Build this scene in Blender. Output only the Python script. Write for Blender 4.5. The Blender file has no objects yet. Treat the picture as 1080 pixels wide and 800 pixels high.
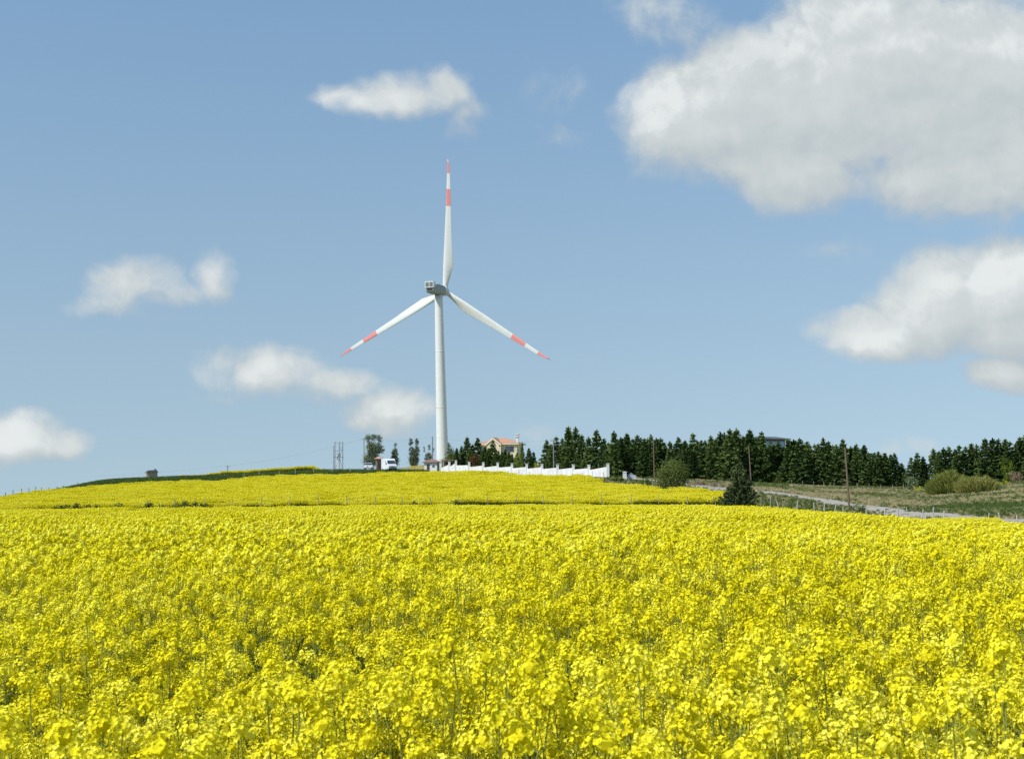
import bpy, math, random
import numpy as np
from mathutils import Vector, Matrix
random.seed(7)
rng = np.random.default_rng(11)
R = math.radians
sc = bpy.context.scene
C = sc.collection

# ------------------------------------------------------------ camera
F_PX = 1500.0
CAM_Z = 2.0
PITCH = math.atan(124 / F_PX)
ROLL = R(0.6)
cF = Vector((0, math.cos(PITCH), math.sin(PITCH)))
cR0 = Vector((1, 0, 0)); cU0 = Vector((0, -math.sin(PITCH), math.cos(PITCH)))
cR = cR0 * math.cos(ROLL) - cU0 * math.sin(ROLL)
cU = cU0 * math.cos(ROLL) + cR0 * math.sin(ROLL)
cam = bpy.data.objects.new('camera', bpy.data.cameras.new('camera'))
C.objects.link(cam)
m = Matrix((( cR.x, cU.x, -cF.x, 0), (cR.y, cU.y, -cF.y, 0), (cR.z, cU.z, -cF.z, CAM_Z), (0, 0, 0, 1)))
cam.matrix_world = m
cam.data.sensor_width = 36; cam.data.lens = F_PX / 1080 * 36
cam.data.clip_start = 0.1; cam.data.clip_end = 9000
cam.data.dof.use_dof = True; cam.data.dof.focus_distance = 18; cam.data.dof.aperture_fstop = 11
sc.camera = cam

# ------------------------------------------------------------ exposure
sc.view_settings.view_transform = 'Standard'
sc.view_settings.look = 'None'
sc.view_settings.exposure = 0.0
sc.view_settings.gamma = 1
sc.view_settings.use_curve_mapping = False
sc.cycles.max_bounces = 6
sc.cycles.diffuse_bounces = 3
sc.cycles.transmission_bounces = 4
sc.cycles.transparent_max_bounces = 4
sc.cycles.use_denoising = False
sc.render.film_transparent = False

# ------------------------------------------------------------ sun + sky
SUN_EL = 47.0
SUN_AZ = 56.0                                     # degrees to the left of straight behind the camera
sd = Vector((-math.sin(R(SUN_AZ)) * math.cos(R(SUN_EL)), -math.cos(R(SUN_AZ)) * math.cos(R(SUN_EL)), math.sin(R(SUN_EL))))
sl = bpy.data.lights.new('sun', 'SUN'); sl.energy = 4.3; sl.angle = R(0.53); sl.color = (1, 0.955, 0.88)
so = bpy.data.objects.new('sun', sl); C.objects.link(so)
so.rotation_euler = sd.to_track_quat('Z', 'Y').to_euler(); so.location = (0, 0, 60)

world = bpy.data.worlds.new('World'); sc.world = world; world.use_nodes = True
wt = world.node_tree; wt.nodes.clear()

class NB:
    """tiny helper that chains shader nodes"""
    def __init__(s, t): s.t = t
    def n(s, ty, **k):
        nd = s.t.nodes.new(ty)
        for a, b in k.items(): setattr(nd, a, b)
        return nd
    def put(s, sock, v):
        if v is None: return
        if isinstance(v, bpy.types.NodeSocket): s.t.links.new(v, sock)
        else: sock.default_value = v
    def m(s, op, a, b=None, c=None, clamp=False):
        nd = s.n('ShaderNodeMath', operation=op); nd.use_clamp = clamp
        for i, v in enumerate((a, b, c)): s.put(nd.inputs[i], v)
        return nd.outputs[0]
    def v(s, op, a, b=None, c=None):
        nd = s.n('ShaderNodeVectorMath', operation=op)
        for i, v in enumerate((a, b, c)): s.put(nd.inputs[i], v)
        return nd.outputs['Value'] if op in ('DOT_PRODUCT', 'LENGTH') else nd.outputs[0]
    def noise(s, vec, scale, detail=4, rough=0.55, out='Fac', dim='3D'):
        nd = s.n('ShaderNodeTexNoise', noise_dimensions=dim)
        s.put(nd.inputs['Vector'], vec); nd.inputs['Scale'].default_value = scale
        nd.inputs['Detail'].default_value = detail; nd.inputs['Roughness'].default_value = rough
        return nd.outputs[out]
    def ramp(s, fac, stops, interp='LINEAR'):
        nd = s.n('ShaderNodeValToRGB'); nd.color_ramp.interpolation = interp
        e = nd.color_ramp.elements
        while len(e) < len(stops): e.new(0.5)
        for el, (p, c) in zip(e, stops):
            el.position = p; el.color = (*c, 1) if len(c) == 3 else c
        s.put(nd.inputs[0], fac)
        return nd.outputs[0]
    def mix(s, fac, a, b):
        nd = s.n('ShaderNodeMix', data_type='RGBA')
        s.put(nd.inputs[0], fac)
        for i, v in ((6, a), (7, b)):
            if isinstance(v, tuple) and len(v) == 3: v = (*v, 1)
            s.put(nd.inputs[i], v)
        return nd.outputs[2]
    def smooth(s, x, a, b):
        nd = s.n('ShaderNodeMapRange', interpolation_type='SMOOTHSTEP')
        s.put(nd.inputs[0], x); s.put(nd.inputs[1], a); s.put(nd.inputs[2], b)
        return nd.outputs[0]

def sky_uv(px, py):
    d = cF + cR * ((px - 540) / F_PX) + cU * ((400 - py) / F_PX)
    return d.x / d.y, d.z / d.y

# cumulus banks: centre x, centre y, half width, half height (photo pixels), weight
BLOBS = [(368, 104, 44, 17, .7), (420, 98, 55, 27, .8), (463, 96, 34, 28, .8), (487, 124, 20, 24, .35),
         (138, 300, 60, 30, .64), (105, 316, 42, 14, .5), (190, 310, 42, 16, .52), (222, 294, 24, 28, .62),
         (238, 384, 46, 22, .5), (292, 392, 60, 28, .78), (350, 406, 46, 17, .7), (320, 415, 80, 12, .35),
         (416, 436, 54, 24, .78), (388, 444, 26, 13, .8),
         (10, 460, 66, 30, 1.0), (60, 468, 40, 18, .9),
         (736, 122, 85, 71, 1.08), (815, 112, 120, 92, 1.4), (838, 182, 70, 48, 1.15), (930, 80, 150, 120, 1.5),
         (1045, 110, 165, 125, 1.45), (1010, 185, 120, 50, 1.2), (705, 14, 52, 34, .42), (930, 0, 120, 60, .75),
         (930, 350, 74, 32, 1.1), (998, 318, 84, 56, 1.35), (1062, 300, 74, 52, 1.4), (1070, 348, 80, 34, 1.3), (892, 350, 34, 18, .8),
         (1064, 394, 50, 20, 1.0),
         (590, 92, 26, 22, .10), (604, 142, 30, 12, .12), (880, 266, 30, 13, .2),
         (935, 478, 18, 8, .15), (975, 471, 16, 8, .2), (1180, 470, 90, 30, .9), 
         (560, 460, 24, 10, .12), (1300, 200, 200, 90, 1.2), (-420, 250, 160, 60, 1.1)]
g = bpy.data.node_groups.new('cloud_density', 'ShaderNodeTree')
g.interface.new_socket('P', in_out='INPUT', socket_type='NodeSocketVector')
g.interface.new_socket('D', in_out='OUTPUT', socket_type='NodeSocketFloat')
gb = NB(g)
gi = gb.n('NodeGroupInput').outputs[0]; go = gb.n('NodeGroupOutput')
warp = gb.v('SUBTRACT', gb.noise(gi, 16, 3, .6, 'Color'), (.5, .5, .5))
pw = gb.v('MULTIPLY_ADD', warp, (.034, .024, 0), gi)
acc = None
for (bx, by, rx, ry, w) in BLOBS:
    cu, cv = sky_uv(bx, by); iu, iv = F_PX / rx / 1.12, F_PX / ry / 1.12
    q = gb.v('MULTIPLY_ADD', pw, (iu, iv, 0), (-cu * iu, -cv * iv, 0))
    dd = gb.m('MULTIPLY_ADD', gb.v('DOT_PRODUCT', q, q), -w, w)
    acc = dd if acc is None else gb.m('SMOOTH_MAX', acc, dd, .18)
acc = gb.m('MAXIMUM', acc, -1.2)
n1 = gb.m('SUBTRACT', gb.noise(pw, 24, 9, .60), .5)
n2 = gb.m('SUBTRACT', gb.noise(gi, 95, 6, .6), .5)
o_ = gb.m('ADD', gb.m('MULTIPLY_ADD', n1, 1.55, acc), gb.m('MULTIPLY', n2, .30))
g.links.new(o_, go.inputs[0])

b = NB(wt)
tc = b.n('ShaderNodeTexCoord').outputs['Generated']
sep = b.n('ShaderNodeSeparateXYZ'); wt.links.new(tc, sep.inputs[0])
ay = b.m('MAXIMUM', b.m('ABSOLUTE', sep.outputs[1]), .08)
cb = b.n('ShaderNodeCombineXYZ')
wt.links.new(b.m('DIVIDE', sep.outputs[0], ay), cb.inputs[0]); wt.links.new(b.m('DIVIDE', sep.outputs[2], ay), cb.inputs[1])
P0 = cb.outputs[0]
def dens(vec):
    nd = b.n('ShaderNodeGroup'); nd.node_tree = g; b.put(nd.inputs[0], vec); return nd.outputs[0]
D0 = dens(P0)
D1 = dens(b.v('ADD', P0, (-.008, .013, 0)))
D2 = dens(b.v('ADD', P0, (-.018, .036, 0)))
alpha = b.m('MULTIPLY', b.smooth(D0, -.12, .82), .93)
lit = b.m('ADD', b.m('MULTIPLY', b.m('SUBTRACT', D0, D1), .32), b.m('MULTIPLY', b.m('SUBTRACT', D0, D2), .24))  # sunlit and shaded cloud sides painted into colour, from density offset towards the sun
lit = b.m('ADD', lit, b.m('MULTIPLY_ADD', b.smooth(D0, .4, 2.2), -.16, .66), clamp=True)
lit = b.m('SUBTRACT', lit, b.m('MULTIPLY_ADD', b.smooth(D0, .15, 1.3), -.26, .26))
lit = b.m('ADD', lit, b.m('MULTIPLY_ADD', b.noise(b.v('MULTIPLY', P0, (1, 2.2, 1)), 9, 3, .5), .75, -.36), clamp=True)
ccol = b.ramp(lit, [(0.0, (.46, .52, .56)), (.5, (.565, .615, .62)), (.8, (.665, .705, .70)), (1.0, (.82, .845, .84))])
sky = b.n('ShaderNodeTexSky', sky_type='NISHITA'); sky.sun_disc = False
sky.sun_elevation = R(SUN_EL); sky.sun_rotation = R(180 + SUN_AZ); sky.altitude = 100
sky.air_density = 1.0; sky.dust_density = 0.4; sky.ozone_density = 3.0
sv = b.v('NORMALIZE', b.v('MULTIPLY_ADD', tc, (1, 1, .50), (0, 0, .195))); wt.links.new(sv, sky.inputs[0])
hsv = b.n('ShaderNodeHueSaturation'); hsv.inputs['Saturation'].default_value = .86
wt.links.new(sky.outputs[0], hsv.inputs['Color'])
bg1 = b.n('ShaderNodeBackground'); bg1.inputs[1].default_value = .150; air = b.mix(b.m('MULTIPLY', sep.outputs[2], 3.0, clamp=True), (1.10, 1.04, .85), (.87, 1.02, 1.0))   # hazier, warmer air low down
wt.links.new(b.v('MULTIPLY', hsv.outputs[0], air), bg1.inputs[0])
bg2 = b.n('ShaderNodeBackground'); bg2.inputs[1].default_value = 1.0; wt.links.new(ccol, bg2.inputs[0])
mx = b.n('ShaderNodeMixShader'); wt.links.new(alpha, mx.inputs[0]); wt.links.new(bg1.outputs[0], mx.inputs[1]); wt.links.new(bg2.outputs[0], mx.inputs[2])
wo = b.n('ShaderNodeOutputWorld'); wt.links.new(mx.outputs[0], wo.inputs[0])
world.cycles.sampling_method = 'MANUAL'; world.cycles.sample_map_resolution = 512

# ------------------------------------------------------------ pixel <-> place helpers
def P(px, py, d):
    v = cF + cR * ((px - 540) / F_PX) + cU * ((400 - py) / F_PX)
    return Vector((v.x / v.y * d, d, CAM_Z + v.z / v.y * d))
def zat(px, py, d):
    """height whose picture row is py, above the ground point seen in column px at depth d"""
    x = (px - 540) / F_PX * d
    def row(z):
        r = Vector((x, d, z - CAM_Z)); return 400 - F_PX * r.dot(cU) / r.dot(cF)
    z0, z1 = 0.0, 10.0; a, c = row(z0), row(z1)
    z = z0 + (py - a) * (z1 - z0) / (c - a)
    a2 = row(z); z += (py - a2) * (z1 - z0) / (c - a)
    return z

CROP = 1.36
def tab(xs, ys):
    return lambda p: np.interp(p, xs, ys)
E1 = tab([-900, 760, 860, 920, 980, 1080, 1400, 2000], [147, 147, 138, 130, 123, 113, 95, 80])      # far edge of the near crop
S2 = 157.5
E2 = tab([-900, 0, 100, 200, 340, 450, 560, 640, 700, 763], [230, 255, 275, 290, 300, 300, 276, 232, 212, 186])  # far edge of the hill crop
ROAD = [(640, 262), (700, 246), (740, 228), (780, 208), (800, 200), (860, 178), (920, 151), (980, 136), (1080, 121), (1400, 98), (1900, 84)]
COLS = {
 -500: [(147, 545, 1), (158, 543, 1), (230, 545, 1), (300, 556, 0), (400, 566, 0)],
 0:    [(147, 537, 1), (158, 533.6, 1), (255, 523.7, 1), (262, 526, 0), (300, 531, 0), (400, 545, 0), (500, 550, 0)],
 85:   [(147, 536, 1), (158, 532.0, 1), (272, 513, 1), (282, 512.5, 0), (300, 512, 0), (340, 513, 0), (400, 520, 0), (500, 524, 0)],
 110:  [(147, 536, 1), (158, 531.6, 1), (276, 510.9, 1), (290, 508.6, 0), (302, 507, 0), (340, 507, 0), (400, 514, 0), (500, 520, 0)],
 200:  [(147, 535, 1), (158, 529.6, 1), (290, 507.3, 1), (297, 508, 0), (306, 503.5, 0), (318, 503, 0), (350, 506, 1), (400, 514, 0), (500, 516, 0)],
 222:  [(147, 534.7, 1), (158, 530.0, 1), (291, 507, 1), (297, 507.2, 0), (306, 503.0, 0), (318, 502.7, 0), (350, 501.4, 1), (400, 511, 0), (500, 514, 0)],
 340:  [(147, 533.3, 1), (158, 527.4, 1), (300, 499.5, 1), (304, 499.5, 0), (311, 497.3, 0), (330, 496.5, 0), (350, 498.2, 1), (400, 512, 0), (500, 504, 0)],
 450:  [(147, 532.4, 1), (158, 527.4, 1), (300, 496.6, 1), (304, 499, 0), (311, 497.5, 0), (330, 496, 0), (400, 493, 0), (490, 489, 0), (560, 492, 0)],
 560:  [(147, 532.4, 1), (158, 526.0, 1), (276, 501.3, 1), (283, 501.5, 0), (330, 497.5, 0), (400, 494, 0), (490, 490, 0), (560, 492, 0)],
 640:  [(147, 532.4, 1), (158, 526.0, 1), (232, 510, 1), (242, 508, 0), (256, 503.5, 0), (300, 500.5, 0), (350, 498, 0), (490, 492, 0)],
 700:  [(147, 533, 1), (158, 525.6, 1), (212, 515, 1), (228, 513, 0), (262, 505, 0), (300, 502, 0), (400, 498, 0), (490, 495, 0)],
 760:  [(147, 534, 1), (158, 527.3, 1), (186, 518.7, 1), (200, 521, 0), (218, 516, 0), (262, 507.5, 0), (300, 504.5, 0), (400, 500, 0)],
 800:  [(147, 535, 1), (156, 535.5, 0), (200, 518, 0), (215, 515.5, 0), (262, 510, 0), (300, 507, 0), (400, 503, 0)],
 860:  [(138, 540, 1), (146, 542.5, 0), (178, 526.7, 0), (200, 523.5, 0), (262, 512.5, 0), (300, 509, 0), (400, 505, 0)],
 920:  [(130, 545.3, 1), (139, 547, 0), (151, 535.5, 0), (165, 532.5, 0), (200, 525, 0), (262, 514, 0), (300, 510, 0), (400, 506, 0)],
 980:  [(123, 549.0, 1), (129, 551, 0), (136, 542, 0), (150, 538.5, 0), (200, 527, 0), (262, 515, 0), (300, 511, 0), (400, 506, 0)],
 1080: [(113, 553.5, 1), (117, 556, 0), (121, 548.6, 0), (135, 543.5, 0), (185, 524, 0), (215, 514, 0), (235, 508.5, 0), (300, 502, 0), (400, 500, 0)],
 1500: [(92, 560, 1), (95, 560, 0), (100, 556, 0), (120, 548, 0), (200, 522, 0), (300, 500, 0), (400, 498, 0)],
}
dep = np.concatenate([np.arange(0, 600, 1.5)])
cols = sorted(COLS)
G = []
for c in cols:
    d1, p1_, _k = COLS[c][0]; sl_ = (CAM_Z - zat(c, p1_, d1)) / d1
    dn = min(55, .8 * (CAM_Z - CROP) / max(sl_, .001))
    ds, zs = [0, dn], [0, 0]
    for (d, py, k) in COLS[c]:
        ds.append(d); zs.append(zat(c, py, d) - (CROP if k else 0))
    if ds[-1] < 520: ds.append(520); zs.append(zs[-1] - .5)
    ds.append(600); zs.append(zs[-1] - 1.5)
    G.append(np.interp(dep, ds, zs))
G = np.array(G)
ker = np.array([1, 2, 1.]) / 4
for _ in range(2):
    Gp = np.pad(G, ((0, 0), (1, 1)), 'edge'); G = Gp[:, :-2] * ker[0] + Gp[:, 1:-1] * ker[1] + Gp[:, 2:] * ker[2]
pxs = np.arange(-500, 1501, 10)
GG = np.array([np.interp(pxs, cols, G[:, j]) for j in range(G.shape[1])]).T   # (px, depth)
for _ in range(3):
    Gp = np.pad(GG, ((1, 1), (0, 0)), 'edge'); GG = Gp[:-2] * .25 + Gp[1:-1] * .5 + Gp[2:] * .25

def px_of(x, y):
    return 540 + F_PX * np.asarray(x) / np.maximum(np.asarray(y), 8.0)
def ground(x, y):
    x = np.asarray(x, float); y = np.asarray(y, float)
    p = np.clip((px_of(x, y) + 500) / 10, 0, len(pxs) - 1.001)
    q = np.clip(y / 1.5, 0, len(dep) - 1.001)
    i = p.astype(int); j = q.astype(int); fi = p - i; fj = q - j
    z = (GG[i, j] * (1 - fi) * (1 - fj) + GG[i + 1, j] * fi * (1 - fj) + GG[i, j + 1] * (1 - fi) * fj + GG[i + 1, j + 1] * fi * fj)
    z = z + .05 * np.sin(x * .21 + .7) * np.sin(y * .17) * np.clip((y - 5) / 40, 0, 1)
    far = np.clip((y - 597) / 3000, 0, 1)
    z = z - 8 * np.clip((y - 597) / 300, 0, 1) - 60 * far
    return z
def gz(x, y): return float(ground(x, y))
def road_depth(px): return np.interp(px, [a for a, _ in ROAD], [d for _, d in ROAD])

# ------------------------------------------------------------ materials
MATS = {}
def mat(name, col, rough=.6, metal=0.0, var=0.0, scale=6.0, bump=0.0, var_col=None, spec=.5):
    if name in MATS: return MATS[name]
    mt = bpy.data.materials.new(name); mt.use_nodes = True
    t = mt.node_tree; nb = NB(t); p = t.nodes['Principled BSDF']
    p.inputs['Roughness'].default_value = rough; p.inputs['Metallic'].default_value = metal
    p.inputs['Specular IOR Level'].default_value = spec
    if var > 0 or var_col:
        tcn = nb.n('ShaderNodeTexCoord').outputs['Object']
        nz = nb.noise(tcn, scale, 6, .6)
        dk = var_col if var_col else tuple(c * (1 - var) for c in col)
        t.links.new(nb.ramp(nz, [(.3, dk), (.7, col)]), p.inputs['Base Color'])
    else:
        p.inputs['Base Color'].default_value = (*col, 1)
    if bump > 0:
        bn = nb.n('ShaderNodeBump'); bn.inputs['Strength'].default_value = bump
        t.links.new(nb.noise(nb.n('ShaderNodeTexCoord').outputs['Object'], scale * 3, 4), bn.inputs['Height'])
        t.links.new(bn.outputs[0], p.inputs['Normal'])
    MATS[name] = mt
    return mt

def leafmat(name, stops, scale=.8, trans=.3, fine=9.0, tint=None):
    """thin leaves / petals: diffuse + translucent, colour drifts between stops with position, leaf and plant"""
    if name in MATS: return MATS[name]
    mt = bpy.data.materials.new(name); mt.use_nodes = True
    t = mt.node_tree; t.nodes.clear(); nb = NB(t)
    geo = nb.n('ShaderNodeNewGeometry'); oi = nb.n('ShaderNodeObjectInfo')
    at = nb.n('ShaderNodeAttribute', attribute_name='tint')
    nz = nb.noise(geo.outputs['Position'], scale, 3, .6)
    f = nb.m('ADD', nb.m('MULTIPLY', nz, .55), nb.m('MULTIPLY', oi.outputs['Random'], .32))
    f = nb.m('ADD', f, nb.m('MULTIPLY_ADD', at.outputs['Fac'], .5, -.15))
    n = len(stops)
    col = nb.ramp(f, [(.15 + .7 * i / (n - 1), s) for i, s in enumerate(stops)])
    d = nb.n('ShaderNodeBsdfDiffuse'); tr = nb.n('ShaderNodeBsdfTranslucent')
    t.links.new(col, d.inputs[0]); t.links.new(col, tr.inputs[0])
    ms = nb.n('ShaderNodeMixShader'); ms.inputs[0].default_value = trans
    t.links.new(d.outputs[0], ms.inputs[1]); t.links.new(tr.outputs[0], ms.inputs[2])
    o = nb.n('ShaderNodeOutputMaterial'); t.links.new(ms.outputs[0], o.inputs[0])
    MATS[name] = mt
    return mt

M_petal = leafmat('rape_petals', [(.70, .61, .010), (.89, .805, .028), (.95, .90, .12)], scale=.25, trans=.20)
M_stem = leafmat('rape_stems', [(.17, .21, .035), (.28, .32, .06), (.40, .41, .08)], trans=.1)
M_rleaf = leafmat('rape_leaves', [(.10, .14, .025), (.19, .23, .04)], trans=.25)

# ------------------------------------------------------------ mesh helpers
def build(name, V, Fc, mats, parent=None, mi=None, smooth=False, link=True, tint=None, loc=None):
    me = bpy.data.meshes.new(name)
    V = np.asarray(V, float)
    me.from_pydata(V.tolist(), [], [tuple(int(i) for i in f) for f in (Fc.tolist() if isinstance(Fc, np.ndarray) else Fc)])
    for mm in (mats if isinstance(mats, (list, tuple)) else [mats]): me.materials.append(mm)
    if mi is not None: me.polygons.foreach_set('material_index', np.asarray(mi, np.int32))
    if smooth: me.polygons.foreach_set('use_smooth', np.ones(len(me.polygons), bool))
    if tint is not None:
        a = me.attributes.new('tint', 'FLOAT', 'POINT'); a.data.foreach_set('value', np.asarray(tint, np.float32))
    me.update()
    ob = bpy.data.objects.new(name, me)
    if link: C.objects.link(ob)
    if parent: ob.parent = parent
    if loc is not None: ob.location = loc
    return ob

class MB:
    """collects shapes into one mesh"""
    def __init__(s): s.V = []; s.F = []; s.M = []; s.T = []; s.n = 0
    def add(s, V, Fc, mi=0, t=.5):
        V = np.asarray(V, float).reshape(-1, 3); s.V.append(V)
        Fc = [tuple(int(i) + s.n for i in f) for f in Fc]
        s.F += Fc; s.M += [mi] * len(Fc) if np.isscalar(mi) else list(mi)
        s.T.append(np.full(len(V), t) if np.isscalar(t) else np.asarray(t)); s.n += len(V); return s
    def box(s, c, sz, mi=0, rz=0, taper=1.0, rot=None):
        x, y, z = [q / 2 for q in sz]
        V = np.array([(-x, -y, -z), (x, -y, -z), (x, y, -z), (-x, y, -z), (-x * taper, -y * taper, z), (x * taper, -y * taper, z), (x * taper, y * taper, z), (-x * taper, y * taper, z)])
        if rz:
            ca, sa = math.cos(rz), math.sin(rz); V = np.c_[V[:, 0] * ca - V[:, 1] * sa, V[:, 0] * sa + V[:, 1] * ca, V[:, 2]]
        if rot is not None: V = V @ np.array(rot).T
        return s.add(V + np.array(c), [(0, 3, 2, 1), (4, 5, 6, 7), (0, 1, 5, 4), (1, 2, 6, 5), (2, 3, 7, 6), (3, 0, 4, 7)], mi)
    def prism(s, poly, y0, y1, mi=0):
        """polygon in XZ pushed along Y"""
        n = len(poly); V = [(x, y0, z) for x, z in poly] + [(x, y1, z) for x, z in poly]
        return s.add(V, [tuple(range(n)), tuple(range(2 * n - 1, n - 1, -1))] + [(i, i + n, (i + 1) % n + n, (i + 1) % n) for i in range(n)], mi)
    def tube(s, pts, rad, k=6, mi=0, cap=True, t=.5):
        pts = np.asarray(pts, float); n = len(pts); rad = np.full(n, rad) if np.isscalar(rad) else np.asarray(rad)
        V = []
        for i in range(n):
            d = pts[min(i + 1, n - 1)] - pts[max(i - 1, 0)]; d = d / (np.linalg.norm(d) + 1e-9)
            a = np.cross(d, (0, 0, 1.) if abs(d[2]) < .9 else (1., 0, 0)); a /= np.linalg.norm(a); c2 = np.cross(d, a)
            for j in range(k):
                th = 2 * math.pi * j / k; V.append(pts[i] + rad[i] * (math.cos(th) * a + math.sin(th) * c2))
        Fc = [(i * k + j, i * k + (j + 1) % k, (i + 1) * k + (j + 1) % k, (i + 1) * k + j) for i in range(n - 1) for j in range(k)]
        if cap: Fc += [tuple(range(k - 1, -1, -1)), tuple(range((n - 1) * k, n * k))]
        return s.add(V, Fc, mi, t)
    def build(s, name, mats, parent=None, smooth=False, link=True, tint=False, loc=None):
        return build(name, np.concatenate(s.V), s.F, mats, parent, s.M, smooth, link, np.concatenate(s.T) if tint else None, loc)

def tag(o, label=None, cat=None, group=None, kind=None):
    if label: o['label'] = label
    if cat: o['category'] = cat
    if group: o['group'] = group
    if kind: o['kind'] = kind
    return o
def thing(name, label, cat, loc=(0, 0, 0), rz=0, group=None):
    o = bpy.data.objects.new(name, None); C.objects.link(o); o.empty_display_size = .3
    o.location = loc; o.rotation_euler = (0, 0, rz)
    return tag(o, label, cat, group)
def dup(root, loc, rz=0, scale=None, label=None, group=None):
    r = root.copy(); C.objects.link(r); r.location = loc; r.rotation_euler = (0, 0, rz)
    if scale: r.scale = scale
    if label: r['label'] = label
    if group: r['group'] = group
    for ch in list(root.children):
        c = ch.copy(); C.objects.link(c); c.parent = r
        for g2 in ch.children:
            d = g2.copy(); C.objects.link(d); d.parent = c
    return r
def ordn(i):
    w = ['first', 'second', 'third', 'fourth', 'fifth', 'sixth', 'seventh', 'eighth', 'ninth', 'tenth', 'eleventh', 'twelfth',
         'thirteenth', 'fourteenth', 'fifteenth', 'sixteenth', 'seventeenth', 'eighteenth', 'nineteenth', 'twentieth']
    if i < 20: return w[i]
    tens = ['twenty', 'thirty', 'forty', 'fifty']
    return tens[(i + 1) // 10 - 2] + ('-' + w[(i + 1) % 10 - 1] if (i + 1) % 10 else 'th')

def cards(cen, nrm, up, L, W):
    """rhombic leaf faces: centre, normal-ish, long axis"""
    cen = np.asarray(cen); n = len(cen)
    up = up / (np.linalg.norm(up, axis=1, keepdims=True) + 1e-9)
    side = np.cross(up, nrm); side /= (np.linalg.norm(side, axis=1, keepdims=True) + 1e-9)
    L = np.broadcast_to(np.asarray(L, float), (n,))[:, None]; W = np.broadcast_to(np.asarray(W, float), (n,))[:, None]
    V = np.stack([cen - up * L * .5, cen + side * W * .5 + up * L * .05, cen + up * L * .5, cen - side * W * .5 + up * L * .05], 1).reshape(-1, 3)
    Fc = np.arange(4 * n).reshape(n, 4)
    return V, Fc
def rvec(n, r=rng):
    v = r.normal(size=(n, 3)); return v / np.linalg.norm(v, axis=1, keepdims=True)

def scatter(name, pts, idx, rotz, scl, protos, tilt=None):
    """one object; geometry nodes put the prototype meshes on its points"""
    me = bpy.data.meshes.new(name); me.from_pydata(np.asarray(pts).tolist(), [], [])
    a = me.attributes.new('pick', 'INT', 'POINT'); a.data.foreach_set('value', np.asarray(idx, np.int32))
    rot = np.zeros((len(pts), 3), np.float32); rot[:, 2] = rotz
    if tilt is not None: rot[:, :2] = tilt
    a = me.attributes.new('rot', 'FLOAT_VECTOR', 'POINT'); a.data.foreach_set('vector', rot.ravel())
    scl = np.asarray(scl, np.float32); scl = scl if scl.ndim == 2 else np.repeat(scl[:, None], 3, 1)
    a = me.attributes.new('scl', 'FLOAT_VECTOR', 'POINT'); a.data.foreach_set('vector', np.ascontiguousarray(scl, np.float32).ravel())
    ob = bpy.data.objects.new(name, me); C.objects.link(ob)
    t = bpy.data.node_groups.new(name + '_nodes', 'GeometryNodeTree')
    t.interface.new_socket('Geometry', in_out='INPUT', socket_type='NodeSocketGeometry')
    t.interface.new_socket('Geometry', in_out='OUTPUT', socket_type='NodeSocketGeometry')
    N = t.nodes.new; Lk = t.links.new
    gi = N('NodeGroupInput'); go = N('NodeGroupOutput'); iop = N('GeometryNodeInstanceOnPoints'); j = N('GeometryNodeJoinGeometry')
    for p in reversed(protos):
        oi = N('GeometryNodeObjectInfo'); oi.inputs['Object'].default_value = p; oi.inputs['As Instance'].default_value = False
        g2 = N('GeometryNodeGeometryToInstance'); Lk(oi.outputs['Geometry'], g2.inputs[0]); Lk(g2.outputs[0], j.inputs[0])
    def attr(nm, ty):
        n = N('GeometryNodeInputNamedAttribute'); n.data_type = ty; n.inputs['Name'].default_value = nm; return n.outputs['Attribute']
    Lk(gi.outputs[0], iop.inputs['Points']); Lk(j.outputs[0], iop.inputs['Instance']); iop.inputs['Pick Instance'].default_value = True
    Lk(attr('pick', 'INT'), iop.inputs['Instance Index'])
    Lk(attr('rot', 'FLOAT_VECTOR'), iop.inputs['Rotation']); Lk(attr('scl', 'FLOAT_VECTOR'), iop.inputs['Scale'])
    Lk(iop.outputs[0], go.inputs[0])
    md = ob.modifiers.new('scatter', 'NODES'); md.node_group = t
    return ob

# ------------------------------------------------------------ ground sheet
def axis(a, lims):
    out = [a]
    for (to, st) in lims:
        k = max(1, int(round((to - out[-1]) / st))); out += list(np.linspace(out[-1], to, k + 1)[1:])
    return np.array(out)
gx = axis(-4000, [(-900, 260), (-300, 40), (-170, 6), (170, 2.0), (300, 6), (900, 40), (4000, 260)])
gy = axis(-900, [(-60, 70), (60, 10), (100, 4), (340, 1.6), (520, 4), (620, 10), (1500, 110), (5000, 500)])
XX, YY = np.meshgrid(gx, gy)
ZZ = ground(XX, YY)
nx, ny = len(gx), len(gy)
Vg = np.c_[XX.ravel(), YY.ravel(), ZZ.ravel()]
ii = (np.arange(ny - 1)[:, None] * nx + np.arange(nx - 1)[None]).ravel()
Fg = np.c_[ii, ii + 1, ii + 1 + nx, ii + nx]
def in_near(x, y): return (y < E1(px_of(x, y))) & (y > -40)
def in_hill(x, y):
    p = px_of(x, y); return (y > S2) & (y < E2(p)) & (p < 764 - np.clip(y - 186, -30, 0) * -.0)
def in_top(x, y):
    p = px_of(x, y); return (y > 322) & (y < 358) & (p > 190) & (p < 338)
def crop_mask(x, y): return in_near(x, y) | in_hill(x, y) | in_top(x, y)
cm = crop_mask(XX, YY).astype(float).ravel()
pxg = px_of(XX, YY).ravel(); yg = YY.ravel()
green = np.where(pxg < 420, 1.0, 0.0) + np.where((yg > 148) & (yg < 161) & (pxg < 790), .8, 0)
green = np.maximum(green, np.exp(-(((pxg - 1040) / 60) ** 2 + ((yg - 158) / 9) ** 2)) * 1.0)
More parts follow.
